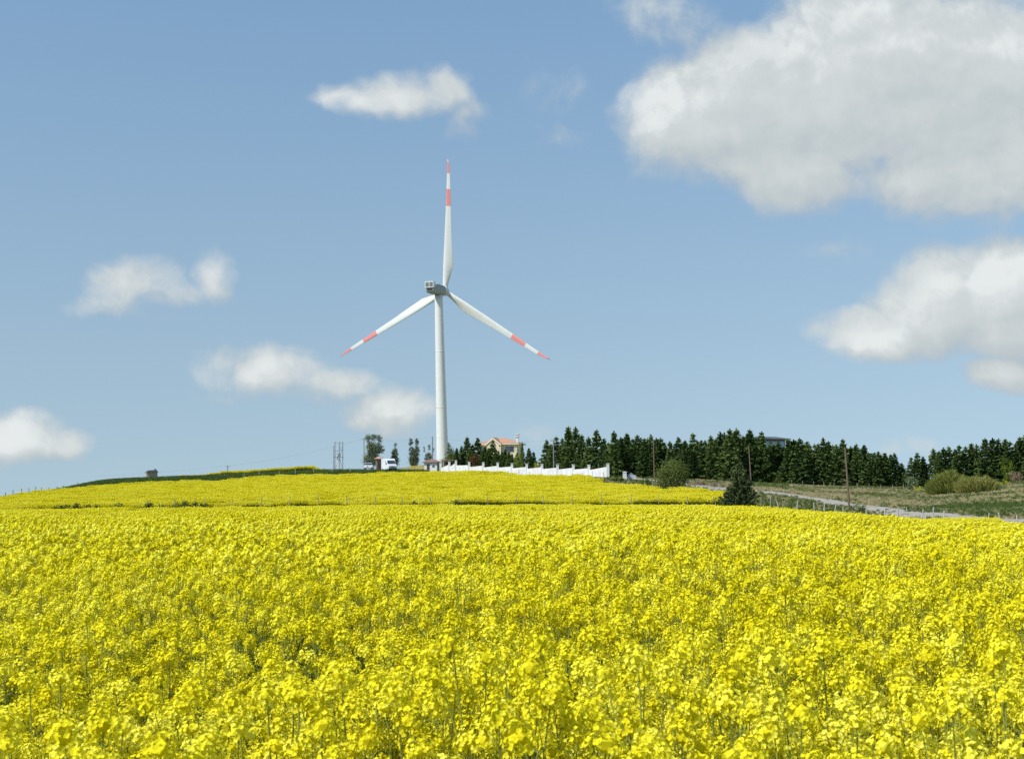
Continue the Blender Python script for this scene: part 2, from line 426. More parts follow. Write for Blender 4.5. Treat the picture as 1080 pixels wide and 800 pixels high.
green = np.maximum(green, np.exp(-(((pxg - 860) / 60) ** 2 + ((yg - 148) / 6) ** 2)) * .9)
M_ground = bpy.data.materials.new('ground_soil_grass'); M_ground.use_nodes = True
t = M_ground.node_tree; nb = NB(t); p = t.nodes['Principled BSDF']; p.inputs['Roughness'].default_value = .95
p.inputs['Specular IOR Level'].default_value = .1
pos = nb.n('ShaderNodeNewGeometry').outputs['Position']
grass = nb.ramp(nb.noise(pos, .16, 6, .62), [(.34, (.11, .14, .04)), (.50, (.24, .23, .10)), (.64, (.42, .34, .20))])
lush = nb.ramp(nb.noise(pos, .7, 5, .6), [(.35, (.022, .060, .014)), (.65, (.05, .12, .025))])
soil = nb.ramp(nb.noise(pos, 3.0, 5, .6), [(.35, (.035, .045, .012)), (.65, (.08, .085, .022))])
c1 = nb.mix(nb.n('ShaderNodeAttribute', attribute_name='lush').outputs['Fac'], grass, lush)
c2 = nb.mix(nb.n('ShaderNodeAttribute', attribute_name='crop').outputs['Fac'], c1, soil)
t.links.new(c2, p.inputs['Base Color'])
gr = build('ground', Vg, Fg, M_ground, smooth=True)
for nm, arr in (('crop', cm), ('lush', np.clip(green, 0, 1))):
    a = gr.data.attributes.new(nm, 'FLOAT', 'POINT'); a.data.foreach_set('value', arr.astype(np.float32))
tag(gr, kind='structure')

# road: gravelly asphalt lane with worn verge
rp = []
for (a, d) in ROAD:
    rp.append(((a - 540) / F_PX * d, d))
rp = [(-6 + rp[0][0] - 60, 268), (-3 + rp[0][0] - 20, 266)] + rp
rp = np.array(rp)
tt = np.r_[0, np.cumsum(np.linalg.norm(np.diff(rp, axis=0), axis=1))]
ts = np.arange(0, tt[-1], 1.5); rx = np.interp(ts, tt, rp[:, 0]); ry = np.interp(ts, tt, rp[:, 1])
for _ in range(6):
    rx[1:-1] = (rx[:-2] + rx[1:-1] * 2 + rx[2:]) / 4; ry[1:-1] = (ry[:-2] + ry[1:-1] * 2 + ry[2:]) / 4
dx, dy = np.gradient(rx), np.gradient(ry); ln = np.hypot(dx, dy); nxr, nyr = -dy / ln, dx / ln
road_c = np.c_[rx, ry]
def road_dist(x, y):
    x = np.asarray(x, float).ravel(); y = np.asarray(y, float).ravel(); out = np.full(len(x), 1e9)
    for k in range(0, len(rx), 2): out = np.minimum(out, np.hypot(x - rx[k], y - ry[k]))
    return out
W = 2.1; prof = [(-W - .55, -.12), (-W, .07), (-W * .3, .13), (W * .3, .13), (W, .07), (W + .55, -.12)]
zc = ground(rx, ry); V = []
for k, (o, h) in enumerate(prof):
    X = rx + nxr * o; Y = ry + nyr * o
    V.append(np.c_[X, Y, np.maximum(ground(X, Y) + .03, zc) + h])
V = np.stack(V, 1).reshape(-1, 3); K = len(prof)
Fr = [(i * K + j, i * K + j + 1, (i + 1) * K + j + 1, (i + 1) * K + j) for i in range(len(rx) - 1) for j in range(K - 1)]
M_road = mat('road_asphalt', (.44, .40, .34), .9, var=.3, scale=1.3, bump=.3)
tag(build('road', V, Fr, M_road, smooth=True), kind='structure')

# ------------------------------------------------------------ rapeseed
ICO_V = np.array([(0, 0, 1)] + [(.894 * math.cos(a), .894 * math.sin(a), .447) for a in np.radians([0, 72, 144, 216, 288])] + [(.894 * math.cos(a), .894 * math.sin(a), -.447) for a in np.radians([36, 108, 180, 252, 324])] + [(0, 0, -1)])
ICO_F = [(0, i + 1, (i + 1) % 5 + 1) for i in range(5)] + [(i + 1, i + 6, (i + 1) % 5 + 1) for i in range(5)] + [((i + 1) % 5 + 1, i + 6, (i + 1) % 5 + 6) for i in range(5)] + [(11, (i + 1) % 5 + 6, i + 6) for i in range(5)]
def core(mb, c, rad, r, t, mi=0):
    mb.add(ICO_V * rad * r.uniform(.72, 1.15, (12, 1)) * np.array([1, 1, .95]) + np.asarray(c), ICO_F, mi, t)
def raceme(mb, top, s, nfl, pet, r):
    """flower head: florets of four petals in a dome round the bud tip"""
    top = np.asarray(top, float)
    ph = r.uniform(0, 2 * math.pi, nfl) ; th = np.arccos(r.uniform(-.62, .98, nfl))
    rad = r.uniform(.027, .040, nfl) * s
    dirs = np.c_[np.sin(th) * np.cos(ph), np.sin(th) * np.sin(ph), np.cos(th)]
    cen = top + dirs * rad[:, None] * np.array([1, 1, 1.15]) - np.array([0, 0, .02 * s])
    nr = dirs + np.array([0, 0, .3]) + r.normal(size=(nfl, 3)) * .20; nr /= np.linalg.norm(nr, axis=1, keepdims=True)
    a = np.cross(nr, r.normal(size=(nfl, 3))); a /= np.linalg.norm(a, axis=1, keepdims=True); bb = np.cross(nr, a)
    core(mb, top - np.array([0, 0, .018 * s]), .020 * s, r, .15)
    tn = np.clip(r.uniform(.25, .75) + r.uniform(-.25, .25, nfl), 0, 1)
    for k in range(4):
        d = (a if k % 2 == 0 else bb) * (1 if k < 2 else -1)
        up = d + nr * .35
        Vc, Fc = cards(cen + up * pet * .55 * s, nr, up, pet * 1.15 * s, pet * 1.15 * s)
        mb.add(Vc, Fc, 0, np.repeat(tn, 4))
    # buds
    nbud = 7; bc = top + np.c_[r.normal(0, .006, (nbud, 2)), r.uniform(-.004, .014, nbud)] * s
    Vc, Fc = cards(bc, rvec(nbud, r), np.tile([0, 0, 1.], (nbud, 1)) + r.normal(size=(nbud, 3)) * .4, .011 * s, .007 * s)
    mb.add(Vc, Fc, 0, .0)

def plant(seed, detail):
    r = np.random.default_rng(seed); mb = MB()
    H = r.uniform(1.14, 1.3)
    lean = r.normal(0, .03, 2)
    stem = lambda z: np.array([lean[0] * (z / H) ** 1.5 * 2, lean[1] * (z / H) ** 1.5 * 2, z])
    k = 4 if detail else 3
    mb.tube([stem(0), stem(.5), stem(.9), stem(H)], [.006, .005, .0038, .0022], k, 1, cap=False, t=r.uniform(.2, .8))
    tops = [(stem(H), 1.28, stem(H - .16))]
    nb_ = r.integers(7, 10)
    for i in range(nb_):
        z0 = r.uniform(.5, .98); ph = r.uniform(0, 2 * math.pi); rr = r.uniform(.06, .22)
        z1 = min(H - .02, z0 + r.uniform(.18, .5)) - rr * .2
        if z1 < .82: z1 = r.uniform(.82, 1.05)
        a0 = stem(z0); e = np.array([stem(z1)[0] + rr * math.cos(ph), stem(z1)[1] + rr * math.sin(ph), z1])
        mid = a0 * .45 + e * .55 + np.array([math.cos(ph), math.sin(ph), -.2]) * rr * .22
        mb.tube([a0, mid, e], [.003, .0025, .0018], 3, 1, cap=False, t=r.uniform(.2, .8))
        tops.append((e, r.uniform(.85, 1.25), mid))
    for (tp, s, low) in tops:
        if detail: raceme(mb, tp, s, r.integers(50, 62), .0066, r)
        else:
            core(mb, tp - np.array([0, 0, .012]), .029 * s, r, r.uniform(.2, .5)); n = 20; dirs = rvec(n, r); dirs[:, 2] = np.abs(dirs[:, 2]) * 1.1 - .3
            dirs /= np.linalg.norm(dirs, axis=1, keepdims=True); sh = r.uniform(.85, 1.12, (n, 1))
            Vc, Fc = cards(tp + dirs * sh * .032 * s - np.array([0, 0, .012]), dirs + np.array([0, 0, .15]) + r.normal(size=(n, 3)) * .22, rvec(n, r), .026 * s, .025 * s)
            mb.add(Vc, Fc, 0, np.repeat(np.clip(r.uniform(.2, .8) + r.uniform(-.2, .2, n), 0, 1), 4))
        # young pods below the head
        n = 9 if detail else 4
        f = r.uniform(.25, 1, n)[:, None]; base = tp * (1 - f) + (tp * .35 + low * .65) * f - np.array([0, 0, .03])
        ph = r.uniform(0, 6.28, n); d = np.c_[np.cos(ph), np.sin(ph), np.full(n, .7)]
        Vc, Fc = cards(base + d * .018, rvec(n, r), d, .045, .0035); mb.add(Vc, Fc, 1, .5)
    n = 7 if detail else 4
    zl = r.uniform(.25, .95, n); ph = r.uniform(0, 6.28, n)
    d = np.c_[np.cos(ph), np.sin(ph), r.uniform(-.2, .8, n)]
    cen = np.array([stem(z) for z in zl]) + d * .06
    Vc, Fc = cards(cen, np.tile([0, 0, 1.], (n, 1)), d, r.uniform(.10, .22, n), .035); mb.add(Vc, Fc, 2, .5)
    return mb.build('rapeseed_plant', [M_petal, M_stem, M_rleaf], link=False, tint=True)

def patch(seed, side=1.5, nr_=330):
    r = np.random.default_rng(seed); mb = MB()
    xy = r.uniform(-side / 2 - .05, side / 2 + .05, (nr_, 2)); z = r.uniform(.90, 1.28, nr_) ; z = np.where(r.random(nr_) < .2, z + .05, z)
    s = r.uniform(.65, 1.0, nr_)
    n = 7; rep = np.repeat(np.arange(nr_), n)
    dirs = rvec(len(rep), r); dirs[:, 2] = np.abs(dirs[:, 2]) - .25
    cen = np.c_[xy, z][rep] + dirs * .040 * s[rep][:, None]
    Vc, Fc = cards(cen, dirs + r.normal(size=dirs.shape) * .18, rvec(len(rep), r), .062 * s[rep], .058 * s[rep])
    mb.add(Vc, Fc, 0, np.repeat(np.repeat(r.uniform(0, 1, nr_), n), 4))
    for q_ in range(nr_): core(mb, (xy[q_, 0], xy[q_, 1], z[q_] - .01), .045 * s[q_], r, r.uniform(.3, .6))
    n = 150; q = r.uniform(-side / 2, side / 2, (n, 2)); az = r.uniform(0, 6.28, n)
    Vc, Fc = cards(np.c_[q, r.uniform(.35, .7, n)], np.c_[np.cos(az), np.sin(az), np.zeros(n)], np.c_[r.normal(0, .1, (n, 2)), np.ones(n)], r.uniform(.6, .9, n), .05)
    mb.add(Vc, Fc, 2, .4)
    return mb.build('rapeseed_patch', [M_petal, M_stem, M_rleaf], link=False, tint=True)

A = [plant(100 + i, True) for i in range(7)]
B = [plant(200 + i, False) for i in range(6)]
Pt = [patch(300 + i) for i in range(6)]
protos = A + B + Pt

def vnoise(x, y, s, seed):
    """smooth value noise, numpy"""
    r = np.random.default_rng(seed); T = r.random((64, 64)); x = np.asarray(x) / s; y = np.asarray(y) / s
    i = np.floor(x).astype(int); j = np.floor(y).astype(int); fx = x - i; fy = y - j; fx = fx * fx * (3 - 2 * fx); fy = fy * fy * (3 - 2 * fy)
    g_ = lambda a, c: T[a % 64, c % 64]
    return (g_(i, j) * (1 - fx) + g_(i + 1, j) * fx) * (1 - fy) + (g_(i, j + 1) * (1 - fx) + g_(i + 1, j + 1) * fx) * fy
def vig(x, y):
    """plant vigour, 0..1: patchy stand with a few weak spots"""
    v = .5 * vnoise(x, y, 1.6, 1) + .3 * vnoise(x + 3, y, .6, 2) + .2 * vnoise(x, y, 5, 3)
    return v
def jgrid(x0, x1, y0, y1, st, r, jit=.5):
    X, Y = np.meshgrid(np.arange(x0, x1, st), np.arange(y0, y1, st)); X = X.ravel() + r.uniform(-jit, jit, X.size) * st; Y = Y.ravel() + r.uniform(-jit, jit, Y.size) * st
    return X, Y
r = np.random.default_rng(5)
pts, idx, rz_, sc_ = [], [], [], []
def addp(X, Y, k0, kn, smin, smax, hv=.34, thin=.20):
    v = vig(X, Y); keep = (v > thin) | (r.random(len(X)) < .4)
    for (wx, wy, wr) in WEAK: keep &= (np.hypot((X - wx) / 1.6, Y - wy) > 1.35 * wr * (.7 + .5 * vnoise(X, Y, 1.1, 9))) | (r.random(len(X)) < .42)
    X, Y, v = X[keep], Y[keep], v[keep]
    pts.append(np.c_[X, Y, ground(X, Y)]); idx.append(k0 + r.integers(0, kn, len(X))); rz_.append(r.uniform(0, 6.28, len(X)))
    s = r.uniform(smin, smax, len(X)); hz = s * (1 + hv * (v - .5)) * (1 + .24 * (vnoise(X * .55 + Y * .3, Y, 4.2, 77) - .5)); sc_.append(np.c_[s, s, hz])
def wk(px, py, rad):
    d = .75 * F_PX / (py - 524); return ((px - 540) / F_PX * d, d + .3, rad)
WEAK = [wk(180, 635, .4), wk(230, 645, .35), wk(560, 610, .7), wk(420, 625, .5), wk(285, 655, .45), wk(300, 648, .35), wk(20, 690, .3), wk(545, 680, .22), wk(905, 582, 1.0), wk(880, 590, .8), wk(840, 640, .3), wk(960, 690, .22), wk(110, 640, .5), wk(640, 668, .25), wk(460, 690, .2), wk(520, 568, 1.4)]
# nearest plants, in full detail
X, Y = jgrid(-11, 11, 1.2, 15.5, .205, r); k = (np.abs(X) < .40 * Y + 2.2) & (Y < 14 + r.uniform(-1.5, 1.5, len(X)))
addp(X[k], Y[k], 0, 7, .88, 1.1)
X, Y = jgrid(-24, 24, 12, 52, .215, r); yb = 14; k = (np.abs(X) < .42 * Y + 2.5) & (Y > yb + r.uniform(-1, 1, len(X))) & (Y < 46 + r.uniform(-4, 4, len(X)))
addp(X[k], Y[k], 7, 6, .88, 1.1)
nearmid = lambda X, Y: (np.abs(X) < .42 * np.maximum(Y, 0) + 2.0) & (Y > 1.3) & (Y < 45)
X, Y = jgrid(-150, 150, -20, 147, 1.25, r, .18); k = (~nearmid(X, Y)) & in_near(X, Y + .7) & (np.abs(X) < .75 * np.abs(Y) + 14)
addp(X[k], Y[k], 13, 6, .93, 1.06, hv=.22, thin=0)
# the row ends of the field, a little extra along its far edge
crop1 = scatter('rapeseed_crop', np.concatenate(pts), np.concatenate(idx), np.concatenate(rz_), np.concatenate(sc_), protos)
tag(crop1, 'bright yellow flowering rapeseed crop filling the whole near field', 'rapeseed', kind='stuff')
print('near crop points', len(crop1.data.vertices))
WEAK_N, WEAK = WEAK, []
for nm, fn, lab, bx in (('rapeseed_crop', in_hill, 'yellow rapeseed crop on the rising hill field below the wind turbine', (-185, 60, 160, 302)),
                        ('rapeseed_crop', in_top, 'thin strip of yellow rapeseed behind the green bank on the left crest', (-90, -40, 320, 374))):
    pts, idx, rz_, sc_ = [], [], [], []
    X, Y = jgrid(bx[0], bx[1], bx[2], bx[3], 1.3, r, .15); k = fn(X, Y)
    X, Y = X[k], Y[k]
    addp(X, Y, 0, 6, .92, 1.08, hv=.45, thin=0)
    if fn is in_top: sc_[-1][:, 2] *= np.clip((px_of(pts[-1][:, 0], pts[-1][:, 1]) - 185) / 55, .55, 1) * np.clip((344 - px_of(pts[-1][:, 0], pts[-1][:, 1])) / 18, .5, 1)
    c2_ = scatter(nm, np.concatenate(pts), np.concatenate(idx), np.concatenate(rz_), np.concatenate(sc_), Pt)
    tag(c2_, lab, 'rapeseed', kind='stuff')

# ------------------------------------------------------------ rough grass
M_gr_green = leafmat('grass_green', [(.045, .085, .024), (.10, .155, .04), (.20, .25, .08)], trans=.25)
M_gr_dry = leafmat('grass_dry', [(.22, .22, .08), (.42, .36, .19), (.58, .49, .33)], scale=.12, trans=.2)
def tuft(seed, m_, h, n, w, spread=.3):
    r = np.random.default_rng(seed); a = r.uniform(0, 6.28, n); q = r.uniform(0, spread, n)
    d = np.c_[r.normal(0, .5, (n, 2)), np.ones(n)]; L = h * r.uniform(.5, 1, n)
    Vc, Fc = cards(np.c_[np.cos(a) * q, np.sin(a) * q, L * .45], np.c_[np.cos(a + 1), np.sin(a + 1), np.zeros(n)], d, L, w)
    return build('grass_tuft', Vc, Fc, m_, link=False, tint=np.repeat(r.uniform(0, 1, n), 4))
TG = [tuft(i, M_gr_green, .55, 40, .05) for i in range(3)]; TD = [tuft(10 + i, M_gr_dry, .5, 40, .035) for i in range(3)]
TP = TG + TD
def grass_area(X, Y, pg, smin=.6, smax=1.2):
    k = (~crop_mask(X, Y)) & (road_dist(X, Y) > 2.4 - .9 * (vnoise(X, Y, 1.3, 61) > .55)); X, Y = X[k], Y[k]; pg = pg[k] if np.ndim(pg) else np.full(len(X), pg)
    g_ = r.random(len(X)) < pg
    return np.c_[X, Y, ground(X, Y)], np.where(g_, r.integers(0, 3, len(X)), r.integers(3, 6, len(X))), r.uniform(smin, smax, len(X))
parts = []
# grassy baulk with weeds between the two fields
X, Y = jgrid(-100, 24, 147, 158, .45, r); pp = px_of(X, Y)
hh = np.interp(pp, [0, 60, 110, 150, 215, 300, 400, 760], [.75, .95, 1.0, 1.1, 1.1, .8, .9, 1.1]) * (.6 + .8 * vnoise(X, Y, 2.2, 21))
a_ = grass_area(X, Y, np.full(len(X), .92)); k = (~crop_mask(X, Y)) & (road_dist(X, Y) > 2.4 - .9 * (vnoise(X, Y, 1.3, 61) > .55))
parts.append((a_[0], a_[1], a_[2] * hh[k] * 1.1))
# green bank on the left crest, verge by the van
X, Y = jgrid(-105, -8, 255, 325, .7, r); pp = px_of(X, Y); k = (pp > -20) & (pp < 450); a_ = grass_area(X[k], Y[k], np.full(k.sum(), .98), .7, 1.3); parts.append(a_)
# verge under the wall, meadow on the right
X, Y = jgrid(-14, 140, 95, 300, .62, r); pp = px_of(X, Y)
k = (pp > 445) & (pp < 1500); X, Y = X[k], Y[k]; pp = px_of(X, Y)
pg = .28 + .5 * (vnoise(X, Y, 9, 31) - .5) * 2
pg = np.where(np.exp(-(((pp - 1040) / 70) ** 2 + ((Y - 158) / 9) ** 2)) > .4, .97, pg); pg = np.where(Y < road_depth(pp) - 2, .6, pg)
pg = np.where((Y > 225) & (pp < 830) & (pp > 790), .75, pg)
parts.append(grass_area(X, Y, pg, .5, 1.0))
gp = np.concatenate([q[0] for q in parts])
gobj = scatter('rough_grass', gp, np.concatenate([q[1] for q in parts]), r.uniform(0, 6.28, len(gp)), np.concatenate([q[2] for q in parts]), TP)
tag(gobj, 'rough green and dry grass on the verges, banks and meadow', 'grass', kind='stuff')

# ------------------------------------------------------------ foliage
M_bark = mat('bark', (.12, .09, .065), .9, var=.5, scale=5, bump=.5)
M_con = leafmat('conifer_leaves', [(.025, .058, .018), (.082, .138, .040), (.19, .25, .075)], scale=.35, trans=.12)
M_spruce = leafmat('spruce_needles', [(.060, .092, .040), (.13, .165, .065), (.24, .27, .12)], scale=.9, trans=.1)
M_pop = leafmat('poplar_leaves', [(.10, .13, .07), (.19, .23, .13), (.30, .35, .21)], scale=.7, trans=.3)
M_bush = leafmat('olive_bush_leaves', [(.045, .078, .022), (.11, .155, .042), (.20, .24, .07)], scale=.5, trans=.25)
M_willow = leafmat('willow_twigs', [(.12, .155, .035), (.23, .27, .06), (.36, .34, .11)], scale=.3, trans=.25)
M_pale = leafmat('pale_shrub', [(.08, .13, .05), (.22, .28, .15), (.42, .46, .34)], scale=1.2, trans=.25)
M_lime = leafmat('lime_leaves', [(.09, .14, .02), (.18, .25, .03), (.28, .34, .05)], scale=.8, trans=.3)
M_tan = leafmat('dry_brush', [(.14, .10, .06), (.24, .17, .11), (.34, .26, .18)], scale=1.0, trans=.1)
M_red = leafmat('rust_leaves', [(.09, .035, .018), (.17, .06, .03), (.24, .10, .05)], scale=1.0, trans=.2)
M_yel = leafmat('yellow_blossom', [(.25, .28, .02), (.60, .55, .02), (.75, .70, .06)], scale=1.2, trans=.3)
M_verge = leafmat('verge_shrub', [(.05, .09, .02), (.12, .17, .04), (.20, .25, .07)], scale=.8, trans=.25)

def conifer_proto(seed, n_whorl=30, dens=9, leaf=(.054, .028), droop=.25, slim=.17, gap=.12):
    """unit-height conifer: tapered trunk with limbs, crown of needle sprays set along whorls of branches"""
    r = np.random.default_rng(seed)
    tr = MB(); tr.tube([(0, 0, -.02), (0, 0, .5), (0, 0, .97)], [.016, .009, .002], 6)
    cen, up, nm = [], [], []
    az0 = 0
    for w in range(n_whorl):
        f = (w + r.uniform(-.3, .3)) / n_whorl; z = .03 + .95 * max(f, 0)
        prof = (1 - z) ** .92 * 1.12 * (1 if z > .18 else .80 + z)
        nbz = int(r.integers(6, 9) * (1 - .35 * z)) + 1
        for i in range(nbz):
            if r.random() < gap: continue
            az = az0 + 6.28 * i / nbz + r.uniform(-.3, .3)
            L = slim * prof * r.uniform(.62, 1.22) + .012
            d = np.array([math.cos(az), math.sin(az), 0]); rise = r.uniform(-.1, .45) - droop * (1 - z)
            k = max(5, int(dens * L / slim * 4.6))
            u = np.sqrt(r.uniform(.05, 1, k))[:, None]
            pt = np.array([0, 0, z]) + d * L * u + np.array([0, 0, 1.]) * L * rise * u ** 1.6 + r.normal(0, .008, (k, 3))
            cen.append(pt); up.append(d + np.array([0, 0, .35 + rise]) + r.normal(0, .5, (k, 3))); nn_ = d + np.array([0, -.0, .9]) + .8 * rvec(k, r); nm.append(nn_ / np.linalg.norm(nn_, axis=1, keepdims=True))
            if i % 3 == 0 and z < .7: tr.tube([(0, 0, z), tuple(np.array([0, 0, z]) + d * L * .8 + np.array([0, 0, L * rise * .6]))], [.004, .001], 3, cap=False)
        az0 += 1.1
    cen.append(np.c_[r.normal(0, .003, (14, 2)), r.uniform(.92, 1.0, 14)]); up.append(np.tile([0, 0, 1.], (14, 1)) + r.normal(0, .3, (14, 3))); nm.append(rvec(14, r))
    cen, up, nm = map(np.concatenate, (cen, up, nm)); n = len(cen)
    Vc, Fc = cards(cen, nm, up, r.uniform(.7, 1.3, n) * leaf[0], r.uniform(.7, 1.3, n) * leaf[1])
    return tr, (Vc, Fc, np.repeat(r.uniform(0, 1, n), 4))
def make_tree(name, label, cat, group, tr, crown, m_crown, loc, rz=0, scale=(1, 1, 1), trunk=True):
    t_ = thing(name, label, cat, loc, rz, group); t_.scale = scale
    if trunk: tr.build('trunk', M_bark, t_, smooth=True)
    build('crown' if trunk else 'foliage', crown[0], crown[1], m_crown, t_, tint=crown[2])
    return t_

CON = []   # prototypes made when first placed
con_data = [conifer_proto(40 + i, n_whorl=26 + 2 * (i % 3), slim=[.17, .20, .15, .22, .18, .16, .21, .19][i], gap=[.0, .08, .0, .12, .05, .0, .1, .03][i]) for i in range(8)]
def place_conifer(i, px, top, d, label, group, wide=1.0):
    x = (px - 540) / F_PX * d; zb = gz(x, d); H = zat(px, top, d) - zb + .1
    v = i % 8; loc = (x, d, zb - .1); rz = random.uniform(0, 6.28); s = (H * wide, H * wide, H)
    if v in CON_MADE: return dup(CON_MADE[v], loc, rz, s, label, group)
    CON_MADE[v] = make_tree('conifer_tree', label, 'conifer', group, con_data[v][0], con_data[v][1], M_con, loc, rz, s)
    return CON_MADE[v]
CON_MADE = {}
rowA = [(647, 454.5), (654, 461), (660.5, 456.5), (666, 462), (671.6, 458.6), (679, 462), (686, 458.6), (696, 461.6), (706, 464.7), (714.5, 460.6), (722, 464), (730, 456), (739, 464), (749, 459),
        (759, 455.8), (769, 452), (776, 451.5), (783, 459), (790, 452.5), (796, 462), (802.5, 455), (811, 468), (820, 467), (830, 462.5), (836, 463), (842.5, 461.7), (850, 465), (858, 468), (867.5, 461.7), (873, 465),
        (881, 469), (888, 462.5), (896, 470.5), (902, 467.8), (910.5, 468.7), (918, 477), (925, 476), (932, 477), (942, 478), (949, 488)]
for i, (px, tp) in enumerate(rowA):
    d = 262 + (i * 7 % 5) * 1.6 + random.uniform(-1, 1); d += 2 if 780 < px < 830 else 0
    ht = 'tall' if tp < 460 else ('short' if tp > 470 else 'middling')
    place_conifer(i, px, tp, d, f"{ht} dark green conifer, {ordn(i)} in the dense row running right from the white wall's end", 'conifers in the long dense row', random.uniform(1.1, 1.6) if tp < 470 else random.uniform(1.4, 1.9))
for i in range(len(rowA) - 1):
    px = (rowA[i][0] + rowA[i + 1][0]) / 2 + random.uniform(-1, 1); tp = max(rowA[i][1], rowA[i + 1][1]) + random.uniform(-.5, 4)
    place_conifer(i + 2, px, tp, 269 + random.uniform(-1, 2), f"back-line conifer whose tip shows between trees {ordn(i)} and {ordn(i + 1)} of the dense row", 'conifers in the back line of the dense row', random.uniform(1.1, 1.5))
rowB = [(959.6, 481.7), (966, 477), (972, 481), (983, 473), (989, 475), (994, 472), (999.5, 470.6), (1006, 473), (1010.6, 469), (1017, 470.5), (1023.5, 467), (1029, 468.5), (1038, 461.5), (1045.7, 461.3), (1052, 462.5), (1059, 462.5), (1064, 465), (1070, 467), (1074.5, 460.5), (1079.5, 459.5), (1087, 461), (1095, 458), (1104, 462)]
for i, (px, tp) in enumerate(rowB):
    d = 262 - (px - 960) * .14 + (i * 5 % 4) * 1.5
    place_conifer(i + 3, px, tp, d, f"dark green conifer, {ordn(i)} from the sky gap in the right-hand row", 'conifers in the right-hand row', 1.35)
rowC = [(481, 472, 322), (486, 470, 324), (492, 460.3, 325), (497.5, 468, 327), (503, 461.3, 324), (511, 470, 322), (519, 463.8, 321), (525, 475, 320), (532, 473.5, 320), (507.5, 474, 318), (514.5, 472, 318), (522, 473, 317), (528.5, 476, 317), (536, 475.5, 316), (544.5, 476.5, 315), (495, 472, 318), (539, 478, 322), (550, 466, 322), (557, 472, 320), (562, 476, 322),
        (575.7, 463.7, 306), (580.5, 468, 305), (586, 460, 304), (592.5, 462, 303), (599, 449.6, 302), (606.5, 450.4, 300), (613, 458, 297), (620, 460.6, 292), (628.8, 453, 288), (636, 462, 284), (641, 466, 278)]
for i, (px, tp, d) in enumerate(rowC):
    wide = .62 if px in (550,) else 1.3
    place_conifer(i + 5, px, tp, d, f"dark conifer behind the white wall, {ordn(i)} counted rightwards from the turbine tower", 'conifers behind the white wall', wide)

# detailed spruce standing alone by the road
tr, cr = conifer_proto(77, n_whorl=34, dens=30, leaf=(.056, .030), droop=.0, slim=.35, gap=.06)
x = (779 - 540) / F_PX * 154; zb = gz(x, 154); H = zat(779, 487, 154) - zb + .2
make_tree('spruce_tree', 'lone bushy grey-green spruce at the field edge where the road begins', 'conifer', None, tr, cr, M_spruce, (x, 154, zb - .2), .6, (H, H, H))

def leafy(seed, lobes, leaf, n, hollow=.35):
    """lobes: (x,y,z,rx,ry,rz) ellipsoids; sprays of leaves in uneven clumps through each, with gaps"""
    r = np.random.default_rng(seed); cen = []; tot = sum(l[3] * l[4] * l[5] for l in lobes) ** 1
    for (lx, ly, lz, ax, ay, az) in lobes:
        k = int(n * ax * ay * az / tot); nc = max(5, k // 30)
        cd = rvec(nc, r) * (r.uniform(hollow, 1.0, (nc, 1)) ** .6); cc = cd * np.array([ax, ay, az]) + np.array([lx, ly, lz])
        w_ = r.integers(0, nc, k); sz = min(ax, ay, az) * .34 * r.uniform(.5, 1.4, nc)
        cen.append(cc[w_] + r.normal(size=(k, 3)) * sz[w_][:, None])
    cen = np.concatenate(cen); cen[:, 2] = np.maximum(cen[:, 2], .03); m_ = len(cen)
    mid_ = cen.mean(0); out = cen - mid_; out /= np.abs(out).max(0) + 1e-6; nn_ = out * 1.2 + np.array([0, 0, .5]) + .8 * rvec(m_, r)
    Vc, Fc = cards(cen, nn_ / np.linalg.norm(nn_, axis=1, keepdims=True), rvec(m_, r), r.uniform(.6, 1.3, m_) * leaf, r.uniform(.4, .9, m_) * leaf)
    return Vc, Fc, np.repeat(r.uniform(0, 1, m_), 4)
def limbs(lobes, r0=.12, z0=0):
    tb = MB()
    ztop = max(l[2] for l in lobes)
    tb.tube([(0, 0, z0 - .1), (.03, 0, ztop * .35), (0, .02, ztop * .7)], [r0, r0 * .75, r0 * .4], 6)
    for l in lobes:
        tb.tube([(0, 0, ztop * .25), (l[0] * .6, l[1] * .6, l[2] * .7), (l[0], l[1], l[2] + l[5] * .6)], [r0 * .5, r0 * .35, r0 * .1], 5)
    return tb
def leafy_thing(name, label, cat, px, d, lobes, m_, leaf, n, seed, group=None, r0=.1, trunk=True, hollow=.35, z=None):
    x = (px - 540) / F_PX * d; zb = gz(x, d) if z is None else z
    return make_tree(name, label, cat, group, limbs(lobes, r0) if trunk else None, leafy(seed, lobes, leaf, n, hollow), m_, (x, d, zb - .05), 0, (1, 1, 1), trunk)

def hh_(px, top, d): x = (px - 540) / F_PX * d; return zat(px, top, d) - gz(x, d)
# poplars left of the tower
q = 336 / F_PX
H = hh_(392, 457, 336)
lob = [(-1.4, 0, H * .88, .6, .6, .9), (0, 0, H * .90, .6, .6, 1.0), (1.3, 0, H * .88, .6, .6, 1.0), (-.9, 0, H * .62, .8, .8, 1.5), (1.0, 0, H * .62, .9, .8, 1.5), (0, 0, H * .6, .8, .8, 1.6), (1.9, 0, H * .6, .6, .6, 1.0), (-1.3, 0, H * .32, 1.1, .9, 1.2), (.4, 0, H * .3, 1.1, .9, 1.3)]
leafy_thing('poplar_tree', 'widest of the open-crowned poplars, standing behind the white van', 'tree', 393.5, 336, lob, M_pop, .22, 13000, 1, 'poplars left of the turbine')
H = hh_(416, 466, 338)
leafy_thing('poplar_tree', 'thin single-spired poplar just right of the white van', 'tree', 416, 338, [(.1, 0, H * .85, .35, .35, .9), (0, 0, H * .6, .7, .6, 1.2), (-.2, 0, H * .35, .9, .7, 1.2)], M_pop, .21, 4200, 2, 'poplars left of the turbine')
H = hh_(436, 461, 338)
